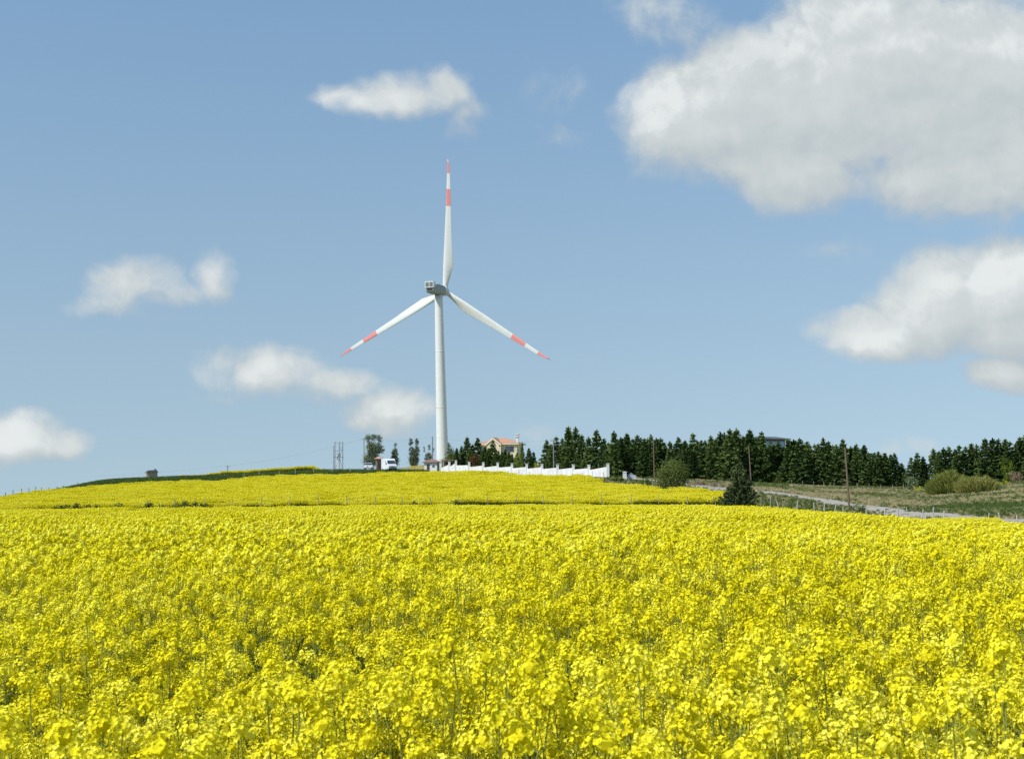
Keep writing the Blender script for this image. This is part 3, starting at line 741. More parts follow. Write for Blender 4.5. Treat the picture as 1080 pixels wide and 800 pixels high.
leafy_thing('poplar_tree', 'twin-spired poplar between the white van and the gatehouse', 'tree', 435.7, 338, [(-.65, 0, H * .85, .4, .4, 1.0), (.7, 0, H * .86, .4, .4, 1.1), (-.6, 0, H * .6, .55, .5, 1.1), (.7, 0, H * .6, .6, .5, 1.2), (0, 0, H * .32, 1.1, .8, 1.4)], M_pop, .21, 7500, 3, 'poplars left of the turbine')
H = hh_(451, 468, 342)
leafy_thing('poplar_tree', 'sparse young poplar behind the gatehouse beside the dark pole', 'tree', 451, 342, [(-1.0, 0, H * .82, .3, .3, .6), (.2, 0, H * .88, .4, .3, .9), (1.1, 0, H * .75, .3, .3, .7), (0, 0, H * .5, .9, .5, 1.2)], M_pop, .2, 2200, 4, 'poplars left of the turbine')
H = hh_(473, 464.5, 330)
leafy_thing('feathery_tree', 'light green feathery tree partly covering the foot of the turbine tower', 'tree', 474, 330, [(-.2, 0, H * .85, .45, .4, 1.0), (0, 0, H * .6, .9, .8, 1.3), (.2, 0, H * .35, 1.2, 1.0, 1.4)], M_verge, .26, 3000, 5)
# round olive bush by the field edge
H = hh_(707, 481.5, 207)
lob = [(0, 0, H * .60, 1.7, 1.6, 1.5), (-1.45, 0, H * .50, 1.1, 1.2, 1.15), (1.5, 0, H * .56, 1.15, 1.1, 1.1), (-.3, 0, H * .36, 1.7, 1.4, 1.0), (.9, -.3, H * .80, .9, .9, .75), (-.7, -.3, H * .82, .85, .9, .7), (1.9, .2, H * .36, .8, .8, .7)]
leafy_thing('round_tree', 'round olive-green broadleaf tree at the hill field edge, before the conifer row', 'tree', 707, 207, lob, M_bush, .19, 7500, 6, None, .16, hollow=.45)

def twiggy(seed, lobes, n, L, w):
    """dense upright whips"""
    r = np.random.default_rng(seed); tot = sum(l[3] * l[4] * l[5] for l in lobes); cen = []
    for (lx, ly, lz, ax, ay, az) in lobes:
        k = int(n * ax * ay * az / tot); cen.append(rvec(k, r) * (r.uniform(.2, 1, (k, 1)) ** .4) * np.array([ax, ay, az]) + np.array([lx, ly, lz]))
    cen = np.concatenate(cen); cen[:, 2] = np.maximum(cen[:, 2], .05); m_ = len(cen)
    out = cen * np.array([.25, .25, 0]); d = out + np.c_[r.normal(0, .35, (m_, 2)), np.ones(m_)]
    Vc, Fc = cards(cen, rvec(m_, r), d, r.uniform(.35, 1.7, m_) * L, w); return Vc, Fc, np.repeat(r.uniform(0, 1, m_), 4)
def twig_thing(name, label, cat, px, d, lobes, m_, n, L, w, seed, group=None):
    x = (px - 540) / F_PX * d
    return make_tree(name, label, cat, group, limbs(lobes, .06), twiggy(seed, lobes, n, L, w), m_, (x, d, gz(x, d) - .05))
H = hh_(996, 493, 216)
twig_thing('willow_bush', 'taller left half of the olive willow thicket in the meadow', 'bush', 997, 216, [(.2, 0, H * .46, 1.7, 1.4, H * .44), (-1.2, .1, H * .42, 1.1, 1.1, H * .40), (-2.2, 0, H * .26, 1.3, 1.2, H * .28), (1.6, -.2, H * .40, 1.3, 1.2, H * .36), (.9, 0, H * .60, .7, .8, H * .34), (2.6, 0, H * .30, 1.1, 1.1, H * .32)], M_willow, 7500, .75, .07, 11, 'willow bushes in the meadow')
H = hh_(1028, 501, 211)
twig_thing('willow_bush', 'lower right half of the olive willow thicket, with tawny top', 'bush', 1028, 211, [(-.3, 0, H * .48, 1.5, 1.3, H * .46), (1.2, 0, H * .50, 1.1, 1.1, H * .46), (2.3, 0, H * .36, .9, 1.0, H * .38), (-1.7, .1, H * .42, 1.2, 1.1, H * .44), (-2.6, 0, H * .34, .9, 1.0, H * .34)], M_willow, 6500, .65, .07, 12, 'willow bushes in the meadow')
def shrub(label, px, py0, py1, wpx, d, m_, seed, n=900, leaf=.2, group=None, name='shrub', cat='shrub'):
    """py0 top row, py1 base row seen"""
    x = (px - 540) / F_PX * d; zb = gz(x, d); H = max(zat(px, py0, d) - zb, .5); w = wpx * d / F_PX / 2
    return leafy_thing(name, label, cat, px, d, [(0, 0, H * .55, w * .8, w * .7, H * .42), (-w * .45, 0, H * .4, w * .5, w * .5, H * .36), (w * .45, 0, H * .38, w * .5, w * .5, H * .34)], m_, leaf, n, seed, group, .05)
shrub('pale whitish-green shrub at the left foot of the right-hand conifers', 960, 500, 516, 15, 243, M_pale, 20)
shrub('tan dead bramble heap below the right-hand conifers', 1068, 495, 509, 20, 236, M_tan, 21, 900, .16)
shrub('lime-green young tree in front of the right-hand conifers', 1061, 482, 500, 16, 240, M_lime, 22, 700, .22, name='young_tree', cat='tree')
shrub('yellow blossoming weed clump below the tan bramble heap', 1056, 506.5, 511, 14, 231, M_yel, 23, 300, .14)
shrub('yellow blossoming weed clump beside the pale shrub', 965, 512, 518, 14, 238, M_yel, 24, 250, .14)
shrub('rust-red shrub before the conifers behind the white wall', 499.5, 474, 488, 10, 316, M_red, 25, 600, .2)
shrub('yellow-green shrub left of the villa chimney, behind the white wall', 545.5, 473, 490, 10, 300, M_lime, 26, 600, .22)
shrub('bright yellow flowering shrub behind the white wall in the conifer gap', 565.5, 483, 492, 7, 296, M_yel, 27, 300, .16)
shrub('light green shrub just right of the white wall end', 651, 502, 511, 16, 243, M_verge, 28)
shrub('low light green shrub right of the blue-grey shed', 678, 504, 512, 18, 236, M_verge, 29)
shrub('wide tan dry brush behind the hill field, left part', 734, 507, 515, 22, 232, M_tan, 30, 900, .16)
shrub('tan dry brush between the hill field and the lone spruce', 754, 508, 517, 18, 226, M_tan, 31, 900, .16)
shrub('small green bush growing on the roadside beside the utility pole', 903, 528, 542, 16, 143, M_verge, 32, 700, .12)
shrub('low green bush between the leaning fence posts and the road', 851, 525, 538, 14, 152, M_verge, 33, 600, .12)
shrub('small grey-green bush under the conifers above the road', 819, 500, 514, 9, 255, M_verge, 34, 400, .2)
shrub('dark green bush at the right tip of the upper yellow strip', 342, 494, 500, 12, 330, M_bush, 35, 700, .2)
# dark weeds in the baulk on the left
wd = [(64, 531, 8), (72, 532, 9), (81, 531, 8), (92, 532.5, 9), (104, 532, 8), (125, 532, 10), (157, 530.5, 10), (172, 531, 11), (186, 529, 11), (195, 528, 12), (205, 529.5, 10), (214, 531, 8), (480, 528, 9), (436, 528.5, 8)]
for i, (px, top, wpx) in enumerate(wd):
    shrub(f'dark green weed clump, {ordn(i)} from the left along the strip between the yellow fields', px, top - 1, 537, wpx * 1.25, 155.2, M_bush, 50 + i, 800, .18, 'weed clumps between the two yellow fields', name='weed_clump', cat='weeds')

# ------------------------------------------------------------ wind turbine
M_wht = mat('turbine_white', (.74, .74, .71), .38, var=.06, scale=.35)
M_redp = mat('turbine_red', (.76, .27, .25), .5, var=.08, scale=.8)
M_dark = mat('dark_recess', (.035, .04, .04), .6)
M_grey = mat('nacelle_grey', (.30, .33, .31), .5, var=.15, scale=.6)
TD_ = 490.0
base = P(466.8, 489, TD_); top = P(462.6, 311, TD_)
bz = gz(base.x, TD_); tx = (base.x + top.x) / 2
turb = thing('wind_turbine', 'tall white three-bladed wind turbine with red-banded blade tips on the hill', 'wind turbine', (0, 0, 0))
tb = MB(); hgt = top.z - bz
nz_ = 24
tb.tube([(base.x + (top.x - base.x) * f, TD_, bz - .5 + (hgt + .5) * f) for f in np.linspace(0, 1, nz_)], [2.12 - .74 * f ** .9 for f in np.linspace(0, 1, nz_)], 40)
for f in (.33, .66):
    c_ = np.array((base.x + (top.x - base.x) * f, TD_, bz + hgt * f)); rr = 2.12 - .74 * f ** .9
    tb.tube([c_, c_ + np.array((0, 0, .22))], rr + .03, 40)
tb.build('tower', M_wht, turb, smooth=False)
for pl in turb.children[0].data.polygons: pl.use_smooth = len(pl.vertices) == 4
YAW = R(22)
ax = Vector((math.sin(YAW), math.cos(YAW), math.tan(R(2.6)))).normalized()
rv = Vector((math.cos(YAW), -math.sin(YAW), 0)); uv = rv.cross(ax); uv.normalize()
if uv.z < 0: uv = -uv
yawc = Vector((top.x, TD_, top.z + 1.75))
def fr(a_, r_, u_): return tuple(yawc + ax * a_ + rv * r_ + uv * u_)
def nac_loft(sections, k=20, sq=.35):
    """superellipse sections (a, halfwidth, halfheight, centre u)"""
    V, Fc = [], []
    for (a_, w, h, cu) in sections:
        for j in range(k):
            th = 2 * math.pi * j / k; c_, s_ = math.cos(th), math.sin(th)
            V.append(fr(a_, w * math.copysign(abs(c_) ** sq, c_), cu + h * math.copysign(abs(s_) ** sq, s_)))
    n = len(sections)
    for i in range(n - 1):
        for j in range(k): Fc.append((i * k + j, i * k + (j + 1) % k, (i + 1) * k + (j + 1) % k, (i + 1) * k + j))
    Fc += [tuple(range(k - 1, -1, -1)), tuple(range((n - 1) * k, n * k))]
    return V, Fc
V, Fc = nac_loft([(-7.2, 1.35, 1.15, .05), (-6.9, 1.6, 1.5, 0), (-3, 1.75, 1.75, 0), (1.6, 1.7, 1.7, 0), (2.9, 1.45, 1.45, 0)])
nac = build('nacelle', V, Fc, [M_grey], turb)
V, Fc = nac_loft([(-7.6, 1.62, 1.08, 1.30), (-6.0, 1.62, 1.08, 1.30)], 20, .15)
build('cooler', V, Fc, M_wht, nac)
for s_ in (-.74, .74):
    V, Fc = nac_loft([(-7.66, .60, .76, 1.30), (-7.58, .60, .76, 1.30)], 20, .15)
    V = [tuple(Vector(v) + rv * s_) for v in V]; build('cooler_grille', V, Fc, mat('grille_grey', (.16, .18, .18), .6), nac)
V, Fc = nac_loft([(-7.27, 1.0, .42, -.45), (-7.16, 1.0, .42, -.45)], 20, .2); build('vent', V, Fc, M_dark, nac)
V, Fc = nac_loft([(-1.6, .5, .18, 1.85), (.4, .5, .18, 1.85)], 12, .3); build('roof_hatch', V, Fc, M_grey, nac)
HUBA = 4.3
V, Fc = nac_loft([(2.95, 1.3, 1.3, 0), (3.2, 1.65, 1.65, 0), (4.9, 1.7, 1.7, 0), (5.9, 1.25, 1.25, 0), (6.5, .6, .6, 0), (6.7, .1, .1, 0)], 28, 1.0)
build('hub', V, Fc, M_wht, turb, smooth=True)
hubc = P(469.5, 307.6, 0.0001 + (yawc + ax * HUBA).y)
RB = 46.6
rs = np.array([1.2, 2.2, 3.5, 5, 7, 9, 11, 14, 18, 22, 26, 29.9, 30.0, 33, 35.85, 35.95, 39, 41.3, 41.4, 43.5, 45.0, RB])
ch = np.interp(rs, [0, 2.2, 5, 9, 14, 22, 30, 36, 41, 44, RB], [1.75, 1.8, 2.5, 3.55, 3.1, 2.35, 1.85, 1.45, 1.1, .75, .12])
thk = np.interp(rs, [0, 2.2, 5, 9, 14, 22, 30, RB], [1.75, 1.75, 1.35, .95, .62, .40, .26, .03])
lead = np.interp(rs, [0, 9, RB], [.9, 1.0, .30]); twist = np.radians(np.interp(rs, [0, 9, 20, 35, RB], [24, 15, 6, 1, 0]))
rnd = np.interp(rs, [0, 2.2, 6], [1, 1, 0])
for bi in range(3):
    th = R(3.7 + 120 * bi); s_ = uv * math.cos(th) + rv * math.sin(th); tg = rv * math.cos(th) - uv * math.sin(th)
    V = []; k = 18
    for i, rr in enumerate(rs):
        for j in range(k):
            a_ = 2 * math.pi * j / k
            c_ = .5 - .5 * math.cos(a_)                        # 0 leading .. 1 trailing
            y_c = math.sin(a_) * .5
            y_a = math.copysign(1, math.sin(a_)) * (2.0 * math.sqrt(max(c_, 0)) * (1 - c_) ** 1.1) * .62 if 0 < c_ < 1 else 0
            yy = (y_c * rnd[i] + y_a * (1 - rnd[i])) * thk[i]; xx = -lead[i] + c_ * ch[i] if rnd[i] < 1 else (c_ - .5) * ch[i] - (lead[i] - .9)
            tw = twist[i]; x2 = xx * math.cos(tw) - yy * math.sin(tw); y2 = xx * math.sin(tw) + yy * math.cos(tw)
            V.append(tuple(hubc + s_ * rr + tg * x2 + ax * (y2 - .0005 * rr * rr)))
    Fc = []; mi = []
    for i in range(len(rs) - 1):
        mid_ = (rs[i] + rs[i + 1]) / 2 / RB; red = 1 if (.655 < mid_ < .785 or mid_ > .903) else 0
        for j in range(k): Fc.append((i * k + j, i * k + (j + 1) % k, (i + 1) * k + (j + 1) % k, (i + 1) * k + j)); mi.append(red)
    Fc += [tuple(range(k)), tuple(range((len(rs) - 1) * k, len(rs) * k))]; mi += [0, 1]
    build('blade', V, Fc, [M_wht, M_redp], turb, mi, smooth=True)

# ------------------------------------------------------------ white wall
M_wall = mat('white_render', (.80, .80, .79), .85, var=.28, scale=.8)
M_tile = mat('terracotta_tiles', (.60, .33, .20), .8, var=.3, scale=5, bump=.4)
M_tileb = mat('brown_tiles', (.27, .17, .13), .85, var=.3, scale=5, bump=.4)
wallp = [(464, 488.2), (473, 487), (480, 485.6), (494, 487.3), (508.8, 487.8), (524, 488), (539, 488.7), (554.6, 489.2), (570.6, 489.4), (587, 490), (603.6, 490), (620, 490.5), (640, 489)]
wl = thing('boundary_wall', 'long white rendered wall with pillars stepping down in front of the conifers', 'wall', (0, 0, 0))
wd_ = lambda px: np.interp(px, [445, 480, 560, 640], [318, 312, 284, 256])
prev = None
for i, (px, tp) in enumerate(wallp):
    d = float(wd_(px)); x = (px - 540) / F_PX * d; g0 = gz(x, d); zt = zat(px, tp, d)
    MB().box((x, d, (g0 - .5 + zt) / 2), (.46, .46, zt - g0 + .5)).box((x, d, zt + .05), (.60, .60, .10)).build('pillar', M_wall, wl)
    if prev:
        (x0, d0, gz0, px0, tp0) = prev
        z0 = zat(px0, tp0 + 5.0, d0); z1 = zat(px, tp + 3.0, d)
        ang = math.atan2(d - d0, x - x0); L = math.hypot(d - d0, x - x0) - .46; c_ = Vector(((x + x0) / 2, (d + d0) / 2, 0)); dr = Vector((math.cos(ang), math.sin(ang), 0)); nn = Vector((-dr.y, dr.x, 0)) * .11
        V = []
        for (e, zt2, zb2) in ((-1, z0, gz0 - .6), (1, z1, g0 - .6)):
            for q2 in (-1, 1):
                b0 = c_ + dr * e * L / 2 + nn * q2; V += [(b0.x, b0.y, zb2), (b0.x, b0.y, zt2)]
        Fc = [(0, 1, 3, 2), (4, 6, 7, 5), (0, 4, 5, 1), (2, 3, 7, 6), (1, 5, 7, 3), (0, 2, 6, 4)]
        build('panel', V, Fc, M_wall, wl)
    prev = (x, d, g0, px, tp)
def ground_thing(name, label, cat, px, d, rz=0, group=None, dz=0):
    x = (px - 540) / F_PX * d; return thing(name, label, cat, (x, d, gz(x, d) + dz), rz, group)

def hip_roof(w, l, z0, h, ov=.35, ridge=.4, th=.14):
    mb = MB(); W_, L_ = w / 2 + ov, l / 2 + ov; rl = max(W_ - L_, 0) + .01 if w > l else .01; ry_ = max(L_ - W_, 0) + .01
    V = [(-W_, -L_, z0), (W_, -L_, z0), (W_, L_, z0), (-W_, L_, z0), (-W_, -L_, z0 + th), (W_, -L_, z0 + th), (W_, L_, z0 + th), (-W_, L_, z0 + th), (-rl, -ry_, z0 + h), (rl, -ry_, z0 + h), (rl, ry_, z0 + h), (-rl, ry_, z0 + h)]
    mb.add(V, [(0, 3, 2, 1), (0, 1, 5, 4), (1, 2, 6, 5), (2, 3, 7, 6), (3, 0, 4, 7), (4, 5, 9, 8), (5, 6, 10, 9), (6, 7, 11, 10), (7, 4, 8, 11), (8, 9, 10, 11)])
    return mb
# gatehouse at the wall's left end
M_glass = mat('window_glass', (.05, .07, .09), .08)
M_wood = mat('dark_wood', (.07, .05, .04), .7)
gh = ground_thing('gatehouse', 'small white gatehouse with brown tiled roof at the left end of the wall', 'building', 454.5, 320, R(-8))
zb = gh.location.z; ze = zat(454, 487.8, 320) - zb; zt = zat(454, 483.6, 320) - zb
MB().box((0, 0, ze / 2 - .3), (2.9, 2.6, ze + .6)).build('wall', M_wall, gh)
hip_roof(2.9, 2.6, ze, zt - ze, .4).build('roof', M_tileb, gh)
MB().box((-.55, -1.31, ze * .42), (.62, .08, ze * .84)).build('door', M_wood, gh)
wn = MB().box((.65, -1.31, ze * .6), (.7, .06, .6)).build('window', M_wall, gh)
MB().box((.65, -1.35, ze * .6), (.54, .04, .46)).build('pane', M_glass, wn)
cp = ground_thing('carport', 'open carport with thin brown roof behind the wall at the tower foot', 'carport', 472.5, 321, R(-8))
zb = cp.location.z; zt = zat(472, 484.6, 321) - zb; w = 13.5 * 321 / F_PX
MB().box((0, 0, zt - .12), (w, 3.2, .16)).build('roof', M_tileb, cp)
for sx in (-1, 1):
    for sy in (-1, 1): MB().box((sx * (w / 2 - .2), sy * 1.35, (zt - .2) / 2), (.16, .16, zt - .2)).build('post', M_wood, cp)
MB().box((0, 1.4, zt * .42), (w - .5, .1, zt * .80)).build('back_wall', M_wood, cp)

# ------------------------------------------------------------ villa
M_cream = mat('cream_render', (.76, .66, .45), .85, var=.12, scale=1.2)
M_trim = mat('cream_trim', (.80, .74, .58), .7)
dV = 352; vl = ground_thing('villa', 'cream villa with red tiled hip roof and gabled porch above the conifers', 'house', 527, dV, R(-12))
zb = vl.location.z; ze = zat(527, 468.2, dV) - zb; zr = zat(527, 461.6, dV) - zb; s1 = dV / F_PX
MB().box((0, 1, ze / 2 - .3), (9.6, 7.6, ze + .6)).build('wall', M_cream, vl)
rf = hip_roof(9.6, 7.6, ze, zr - ze, .55)
for v in rf.V: v[:, 1] += 1
rf.build('roof', M_tile, vl)
MB().box((0, 1, ze - .10), (10.8, 8.8, .18)).build('eaves', M_trim, vl)
# gabled bay
gx_ = -.9; zg = zat(523, 461.8, dV) - zb
bay = MB().box((gx_, -3.3, ze / 2 - .5), (3.0, 1.8, ze + 1.0)); bay.prism([(gx_ - 1.5, ze), (gx_ + 1.5, ze), (gx_, zg - .25)], -4.2, -2.4); bay.build('bay', M_cream, vl)
gr_ = MB()
for s_ in (-1, 1):
    gr_.prism([(gx_, zg - .12), (gx_ + s_ * 2.0, ze - .22), (gx_ + s_ * 2.0, ze - .02), (gx_, zg + .1)] if s_ > 0 else [(gx_, zg + .1), (gx_ - 2.0, ze - .02), (gx_ - 2.0, ze - .22), (gx_, zg - .12)], -4.25, 0.5)
gr_.build('bay_roof', M_tile, vl)
gf = MB()
for s_ in (-1, 1):
    gf.prism([(gx_, zg - .45), (gx_ + s_ * 2.05, ze - .55), (gx_ + s_ * 2.05, ze - .20), (gx_, zg - .10)][::s_], -4.45, -4.26)
gf.build('bargeboard', M_trim, vl)
for s_ in (-1, 1): MB().box((gx_ + s_ * 1.75, -4.1, ze / 2 - .7), (.30, .30, ze - .1)).build('column', M_trim, vl)
for (wx, wz, ww, wh) in ((2.9, ze - 1.35, 2.4, 1.5), (2.9, ze - 4.2, 2.4, 1.5), (-3.6, ze - 1.3, 1.2, 1.2)):
    f_ = MB().box((wx, -2.82, wz), (ww, .10, wh)).build('window', M_trim, vl); MB().box((wx, -2.89, wz), (ww - .2, .06, wh - .2)).build('pane', M_glass, f_)
f_ = MB().box((gx_, -4.22, ze - 1.2), (1.2, .08, 1.2)).build('window', M_trim, vl); MB().box((gx_, -4.28, ze - 1.2), (1.0, .05, 1.0)).build('pane', M_glass, f_)
zc_ = zat(546, 458.6, dV) - zb
MB().box((4.75, -2.0, zc_ / 2), (.6, .6, zc_)).box((4.75, -2.0, zc_ - .5), (1.0, 1.0, .16)).box((4.75, -2.0, zc_ + .06), (1.0, 1.0, .14)).build('chimney', M_wall, vl)

# modern house behind the row
M_roofg = mat('zinc_roof', (.17, .17, .19), .45, var=.2, scale=1)
M_pglass = mat('pale_glass', (.42, .58, .62), .12)
dM = 285; mh = ground_thing('modern_house', 'modern house with flat dark grey roof and glazed wall behind the conifer row', 'house', 806, dM, R(14))
zb = mh.location.z; zr = zat(806, 460.5, dM) - zb; zl = zat(806, 464.0, dM) - zb
mr = MB(); W_ = 4.3
mr.add([(-W_, -3, zl + .15), (W_, -3, zl), (W_, 3, zl), (-W_, 3, zl + .15), (-W_, -3, zl + .5), (W_, -3, zl + .16), (W_, 3, zl + .16), (-W_, 3, zl + .5), (-2.4, -1.5, zr + .05), (1.6, -1.5, zr), (1.6, 1.5, zr), (-2.4, 1.5, zr + .05)],
       [(0, 3, 2, 1), (0, 1, 5, 4), (1, 2, 6, 5), (2, 3, 7, 6), (3, 0, 4, 7), (4, 5, 9, 8), (5, 6, 10, 9), (6, 7, 11, 10), (7, 4, 8, 11), (8, 9, 10, 11)])
mr.build('roof', M_roofg, mh)
MB().box((0, .3, zl / 2), (7.0, 4.4, zl - .02)).build('wall', mat('grey_render', (.42, .43, .43), .8), mh)
for (wx, ww) in ((-2.4, 1.4), (-.6, 1.4), (1.2, 1.3), (2.75, 1.1)):
    f_ = MB().box((wx, -1.94, zl - 1.15), (ww, .08, 1.9)).build('window', M_roofg, mh); MB().box((wx, -2.0, zl - 1.15), (ww - .14, .05, 1.76)).build('pane', M_pglass, f_)

# ------------------------------------------------------------ small buildings and vehicles on the crest
M_brick = mat('pink_brick', (.48, .28, .20), .9, var=.25, scale=4)
hu = ground_thing('brick_hut', 'small pink brick hut with flat roof behind the white van', 'hut', 398.5, 327, R(10))
zb = hu.location.z; zt = zat(398, 482.0, 327) - zb
MB().box((0, 0, zt / 2 - .5), (1.15, 1.5, zt + .2)).build('wall', mat('brown_brick', (.36, .24, .18), .9, var=.25, scale=4), hu)
hr_ = hip_roof(1.4, 1.6, zt - .42, .62, .2); hr_.build('roof', mat('pink_tiles', (.62, .38, .29), .85, var=.25, scale=4), hu)
MB().box((0, -.81, zt * .42), (.6, .06, zt * .6)).build('door', M_wood, hu)
ho = ground_thing('stone_hut', 'small lone hut of pale stone and dark roof on the left skyline', 'hut', 159.5, 345, R(24))
zb = ho.location.z; zt = zat(159, 497.6, 345) - zb; zp = zat(159, 495.8, 345) - zb
MB().box((0, 0, zt / 2 - .4), (2.5, 2.1, zt + .8)).build('wall', mat('pale_stone', (.46, .36, .27), .9, var=.3, scale=3), ho)
rr_ = MB(); rr_.prism([(-1.45, zt - .05), (1.45, zt - .05), (1.0, zp + .1), (-.9, zp)], -1.3, 1.3); rr_.build('roof', M_roofg, ho)
MB().box((.85, 0, zp + .15), (.35, .35, .5)).build('chimney', M_roofg, ho)
MB().box((-.3, -1.07, zt * .5), (.5, .06, .6)).build('window', M_glass, ho)
sh = ground_thing('garden_shed', 'small pale blue-grey gabled shed beside the white gate pillar', 'shed', 664, 250, R(-5))
zb = sh.location.z; zt = zat(664, 501.2, 250) - zb; zp = zat(664, 498.8, 250) - zb
M_blue = mat('bluegrey_boards', (.42, .46, .58), .7, var=.15, scale=3)
wb = MB().box((0, 0, zt / 2 - .1), (1.05, 1.4, zt + .2)); wb.prism([(-.525, zt), (.525, zt), (0, zp - .05)], -.7, .7); wb.build('wall', M_blue, sh)
rb = MB()
rb.prism([(0, zp - .02), (.62, zt - .1), (.62, zt - .02), (0, zp + .06)], -.8, .8); rb.prism([(0, zp + .06), (-.62, zt - .02), (-.62, zt - .1), (0, zp - .02)], -.8, .8); rb.build('roof', M_blue, sh)
MB().box((0, -.71, zt * .42), (.4, .05, zt * .7)).build('door', mat('grey_door', (.3, .33, .42), .6), sh)
for (px, tp, w, lab) in ((657.6, 498, .62, 'stout white gate pillar left of the blue-grey shed'), (668.2, 502, .34, 'short white gate post right of the blue-grey shed')):
    x = (px - 540) / F_PX * 249; g0 = gz(x, 249); h = zat(px, tp, 249) - g0
    tag(MB().box((0, 0, h / 2 - .2), (w, w, h + .4)).box((0, 0, h + .05), (w + .14, w + .14, .12)).box((0, 0, h + .15), (w * .6, w * .6, .1), taper=.3).build('gate_pillar', M_wall, loc=(x, 249, g0)), lab, 'pillar')

M_vwhite = mat('vehicle_white', (.80, .81, .82), .25)
M_tyre = mat('tyre', (.02, .02, .02), .9); M_rim = mat('rim', (.4, .4, .42), .35, .8)
M_lamp = mat('headlamp', (.6, .62, .65), .1); M_blk = mat('black_plastic', (.03, .03, .032), .5)
def side_prism(poly, w, bev=.06):
    """profile in (y forward, z) extruded across x with inset flanks"""
    n = len(poly); cy = sum(p_[0] for p_ in poly) / n; cz = sum(p_[1] for p_ in poly) / n; V = []
    for (xx, s_) in ((-w / 2, .97), (-w / 2 + bev, 1), (w / 2 - bev, 1), (w / 2, .97)):
        V += [(xx, cy + (y - cy) * s_, cz + (z - cz) * s_) for y, z in poly]
    Fc = [tuple(range(n)), tuple(range(4 * n - 1, 3 * n - 1, -1))]
    for r_ in range(3): Fc += [(r_ * n + i, (r_ + 1) * n + i, (r_ + 1) * n + (i + 1) % n, r_ * n + (i + 1) % n) for i in range(n)]
    return V, Fc
def wheel(parent, x, y, r_=.34, w=.22):
    a = MB(); a.tube([(x - w / 2, y, r_), (x + w / 2, y, r_)], r_, 18); t_ = a.build('wheel', M_tyre, parent)
    s_ = 1 if x > 0 else -1
    MB().tube([(x + s_ * (w / 2 - .02), y, r_), (x + s_ * (w / 2 + .015), y, r_)], r_ * .6, 14).build('rim', M_rim, t_)
# van: its front looks along -Y in its own frame
vn = ground_thing('delivery_van', 'white high-roofed van parked on the crest left of the turbine', 'van', 409.5, 313, R(22), dz=.12)
V, Fc = side_prism([(2.45, .38), (2.45, 2.1), (2.35, 2.45), (-1.0, 2.5), (-1.25, 2.42), (-1.95, 1.52), (-2.6, 1.28), (-2.72, 1.0), (-2.75, .40)], 2.0)
build('body', V, Fc, M_vwhite, vn)
# raised box behind the cab
V, Fc = side_prism([(2.46, 2.2), (2.46, 2.68), (2.36, 2.74), (-.75, 2.74), (-1.15, 2.45), (-1.1, 2.2)], 2.08); build('box_top', V, Fc, M_vwhite, vn)
def slab(p0, p1, w, th, w2=None):
    """pane lying on the slope p0->p1 (y,z)"""
    w2 = w2 or w; dy, dz = p1[0] - p0[0], p1[1] - p0[1]; l = math.hypot(dy, dz); ny_, nz2 = -dz / l * th * -1, dy / l * th * -1
    V = []
    for (pp_, ww) in ((p0, w), (p1, w2)):
        for sx in (-1, 1):
            V += [(sx * ww / 2, pp_[0], pp_[1]), (sx * ww / 2, pp_[0] - abs(ny_), pp_[1] + abs(nz2))]
    return V, [(0, 1, 3, 2), (4, 6, 7, 5), (0, 4, 5, 1), (2, 3, 7, 6), (1, 5, 7, 3), (0, 2, 6, 4)]
V, Fc = slab((-1.93, 1.58), (-1.32, 2.32), 1.82, .04, 1.66); build('windscreen', V, Fc, M_glass, vn)
for sx in (-1, 1):
    MB().add([(sx * 1.012, -1.7, 1.5), (sx * 1.012, -.75, 1.5), (sx * 1.012, -.75, 2.1), (sx * 1.012, -1.2, 2.1)], [(0, 1, 2, 3)]).build('side_window', M_glass, vn)
    MB().box((sx * .72, -2.71, .98), (.42, .12, .26)).build('headlight', M_lamp, vn)
    MB().box((sx * 1.12, -1.55, 1.6), (.16, .12, .30)).build('mirror', M_blk, vn)
    wheel(vn, sx * .92, -1.85); wheel(vn, sx * .92, 1.6)
MB().box((0, -2.76, .95), (.9, .06, .24)).build('grille', M_blk, vn)
MB().box((0, -2.76, .52), (1.9, .16, .28)).build('bumper', M_blk, vn)
cr_ = ground_thing('parked_car', 'small white car half hidden behind the green verge left of the van', 'car', 388, 322, R(12), dz=.45)
V, Fc = side_prism([(1.9, .3), (1.95, .85), (1.75, .95), (-.95, .95), (-1.8, .82), (-1.9, .35)], 1.68); build('body', V, Fc, M_vwhite, cr_)
V, Fc = side_prism([(1.7, .96), (1.45, 1.38), (-.2, 1.40), (-.85, .96)], 1.5); build('glasshouse', V, Fc, M_glass, cr_)
V, Fc = side_prism([(1.5, 1.385), (1.35, 1.47), (-.1, 1.48), (-.3, 1.405)], 1.46); build('roof', V, Fc, M_vwhite, cr_)
for sx in (-1, 1):
    wheel(cr_, sx * .76, -1.2, .29, .18); wheel(cr_, sx * .76, 1.2, .29, .18); MB().box((sx * .6, -1.88, .66), (.3, .08, .16)).build('headlight', M_lamp, cr_)

# yellow barrier right of the van
M_yp = mat('yellow_paint', (.75, .55, .06), .5, var=.1)
bar = ground_thing('yellow_barrier', 'low yellow railing beside the gatehouse, left of its wall', 'railing', 437.5, 318)
for k in range(5): MB().box((-1.05 + k * .62, 0, .62), (.15, .12, 1.45)).build('post', M_yp, bar)
MB().box((.2, .0, 1.2), (2.75, .05, .10)).box((.2, 0, .75), (2.75, .05, .10)).build('rail', M_yp, bar)

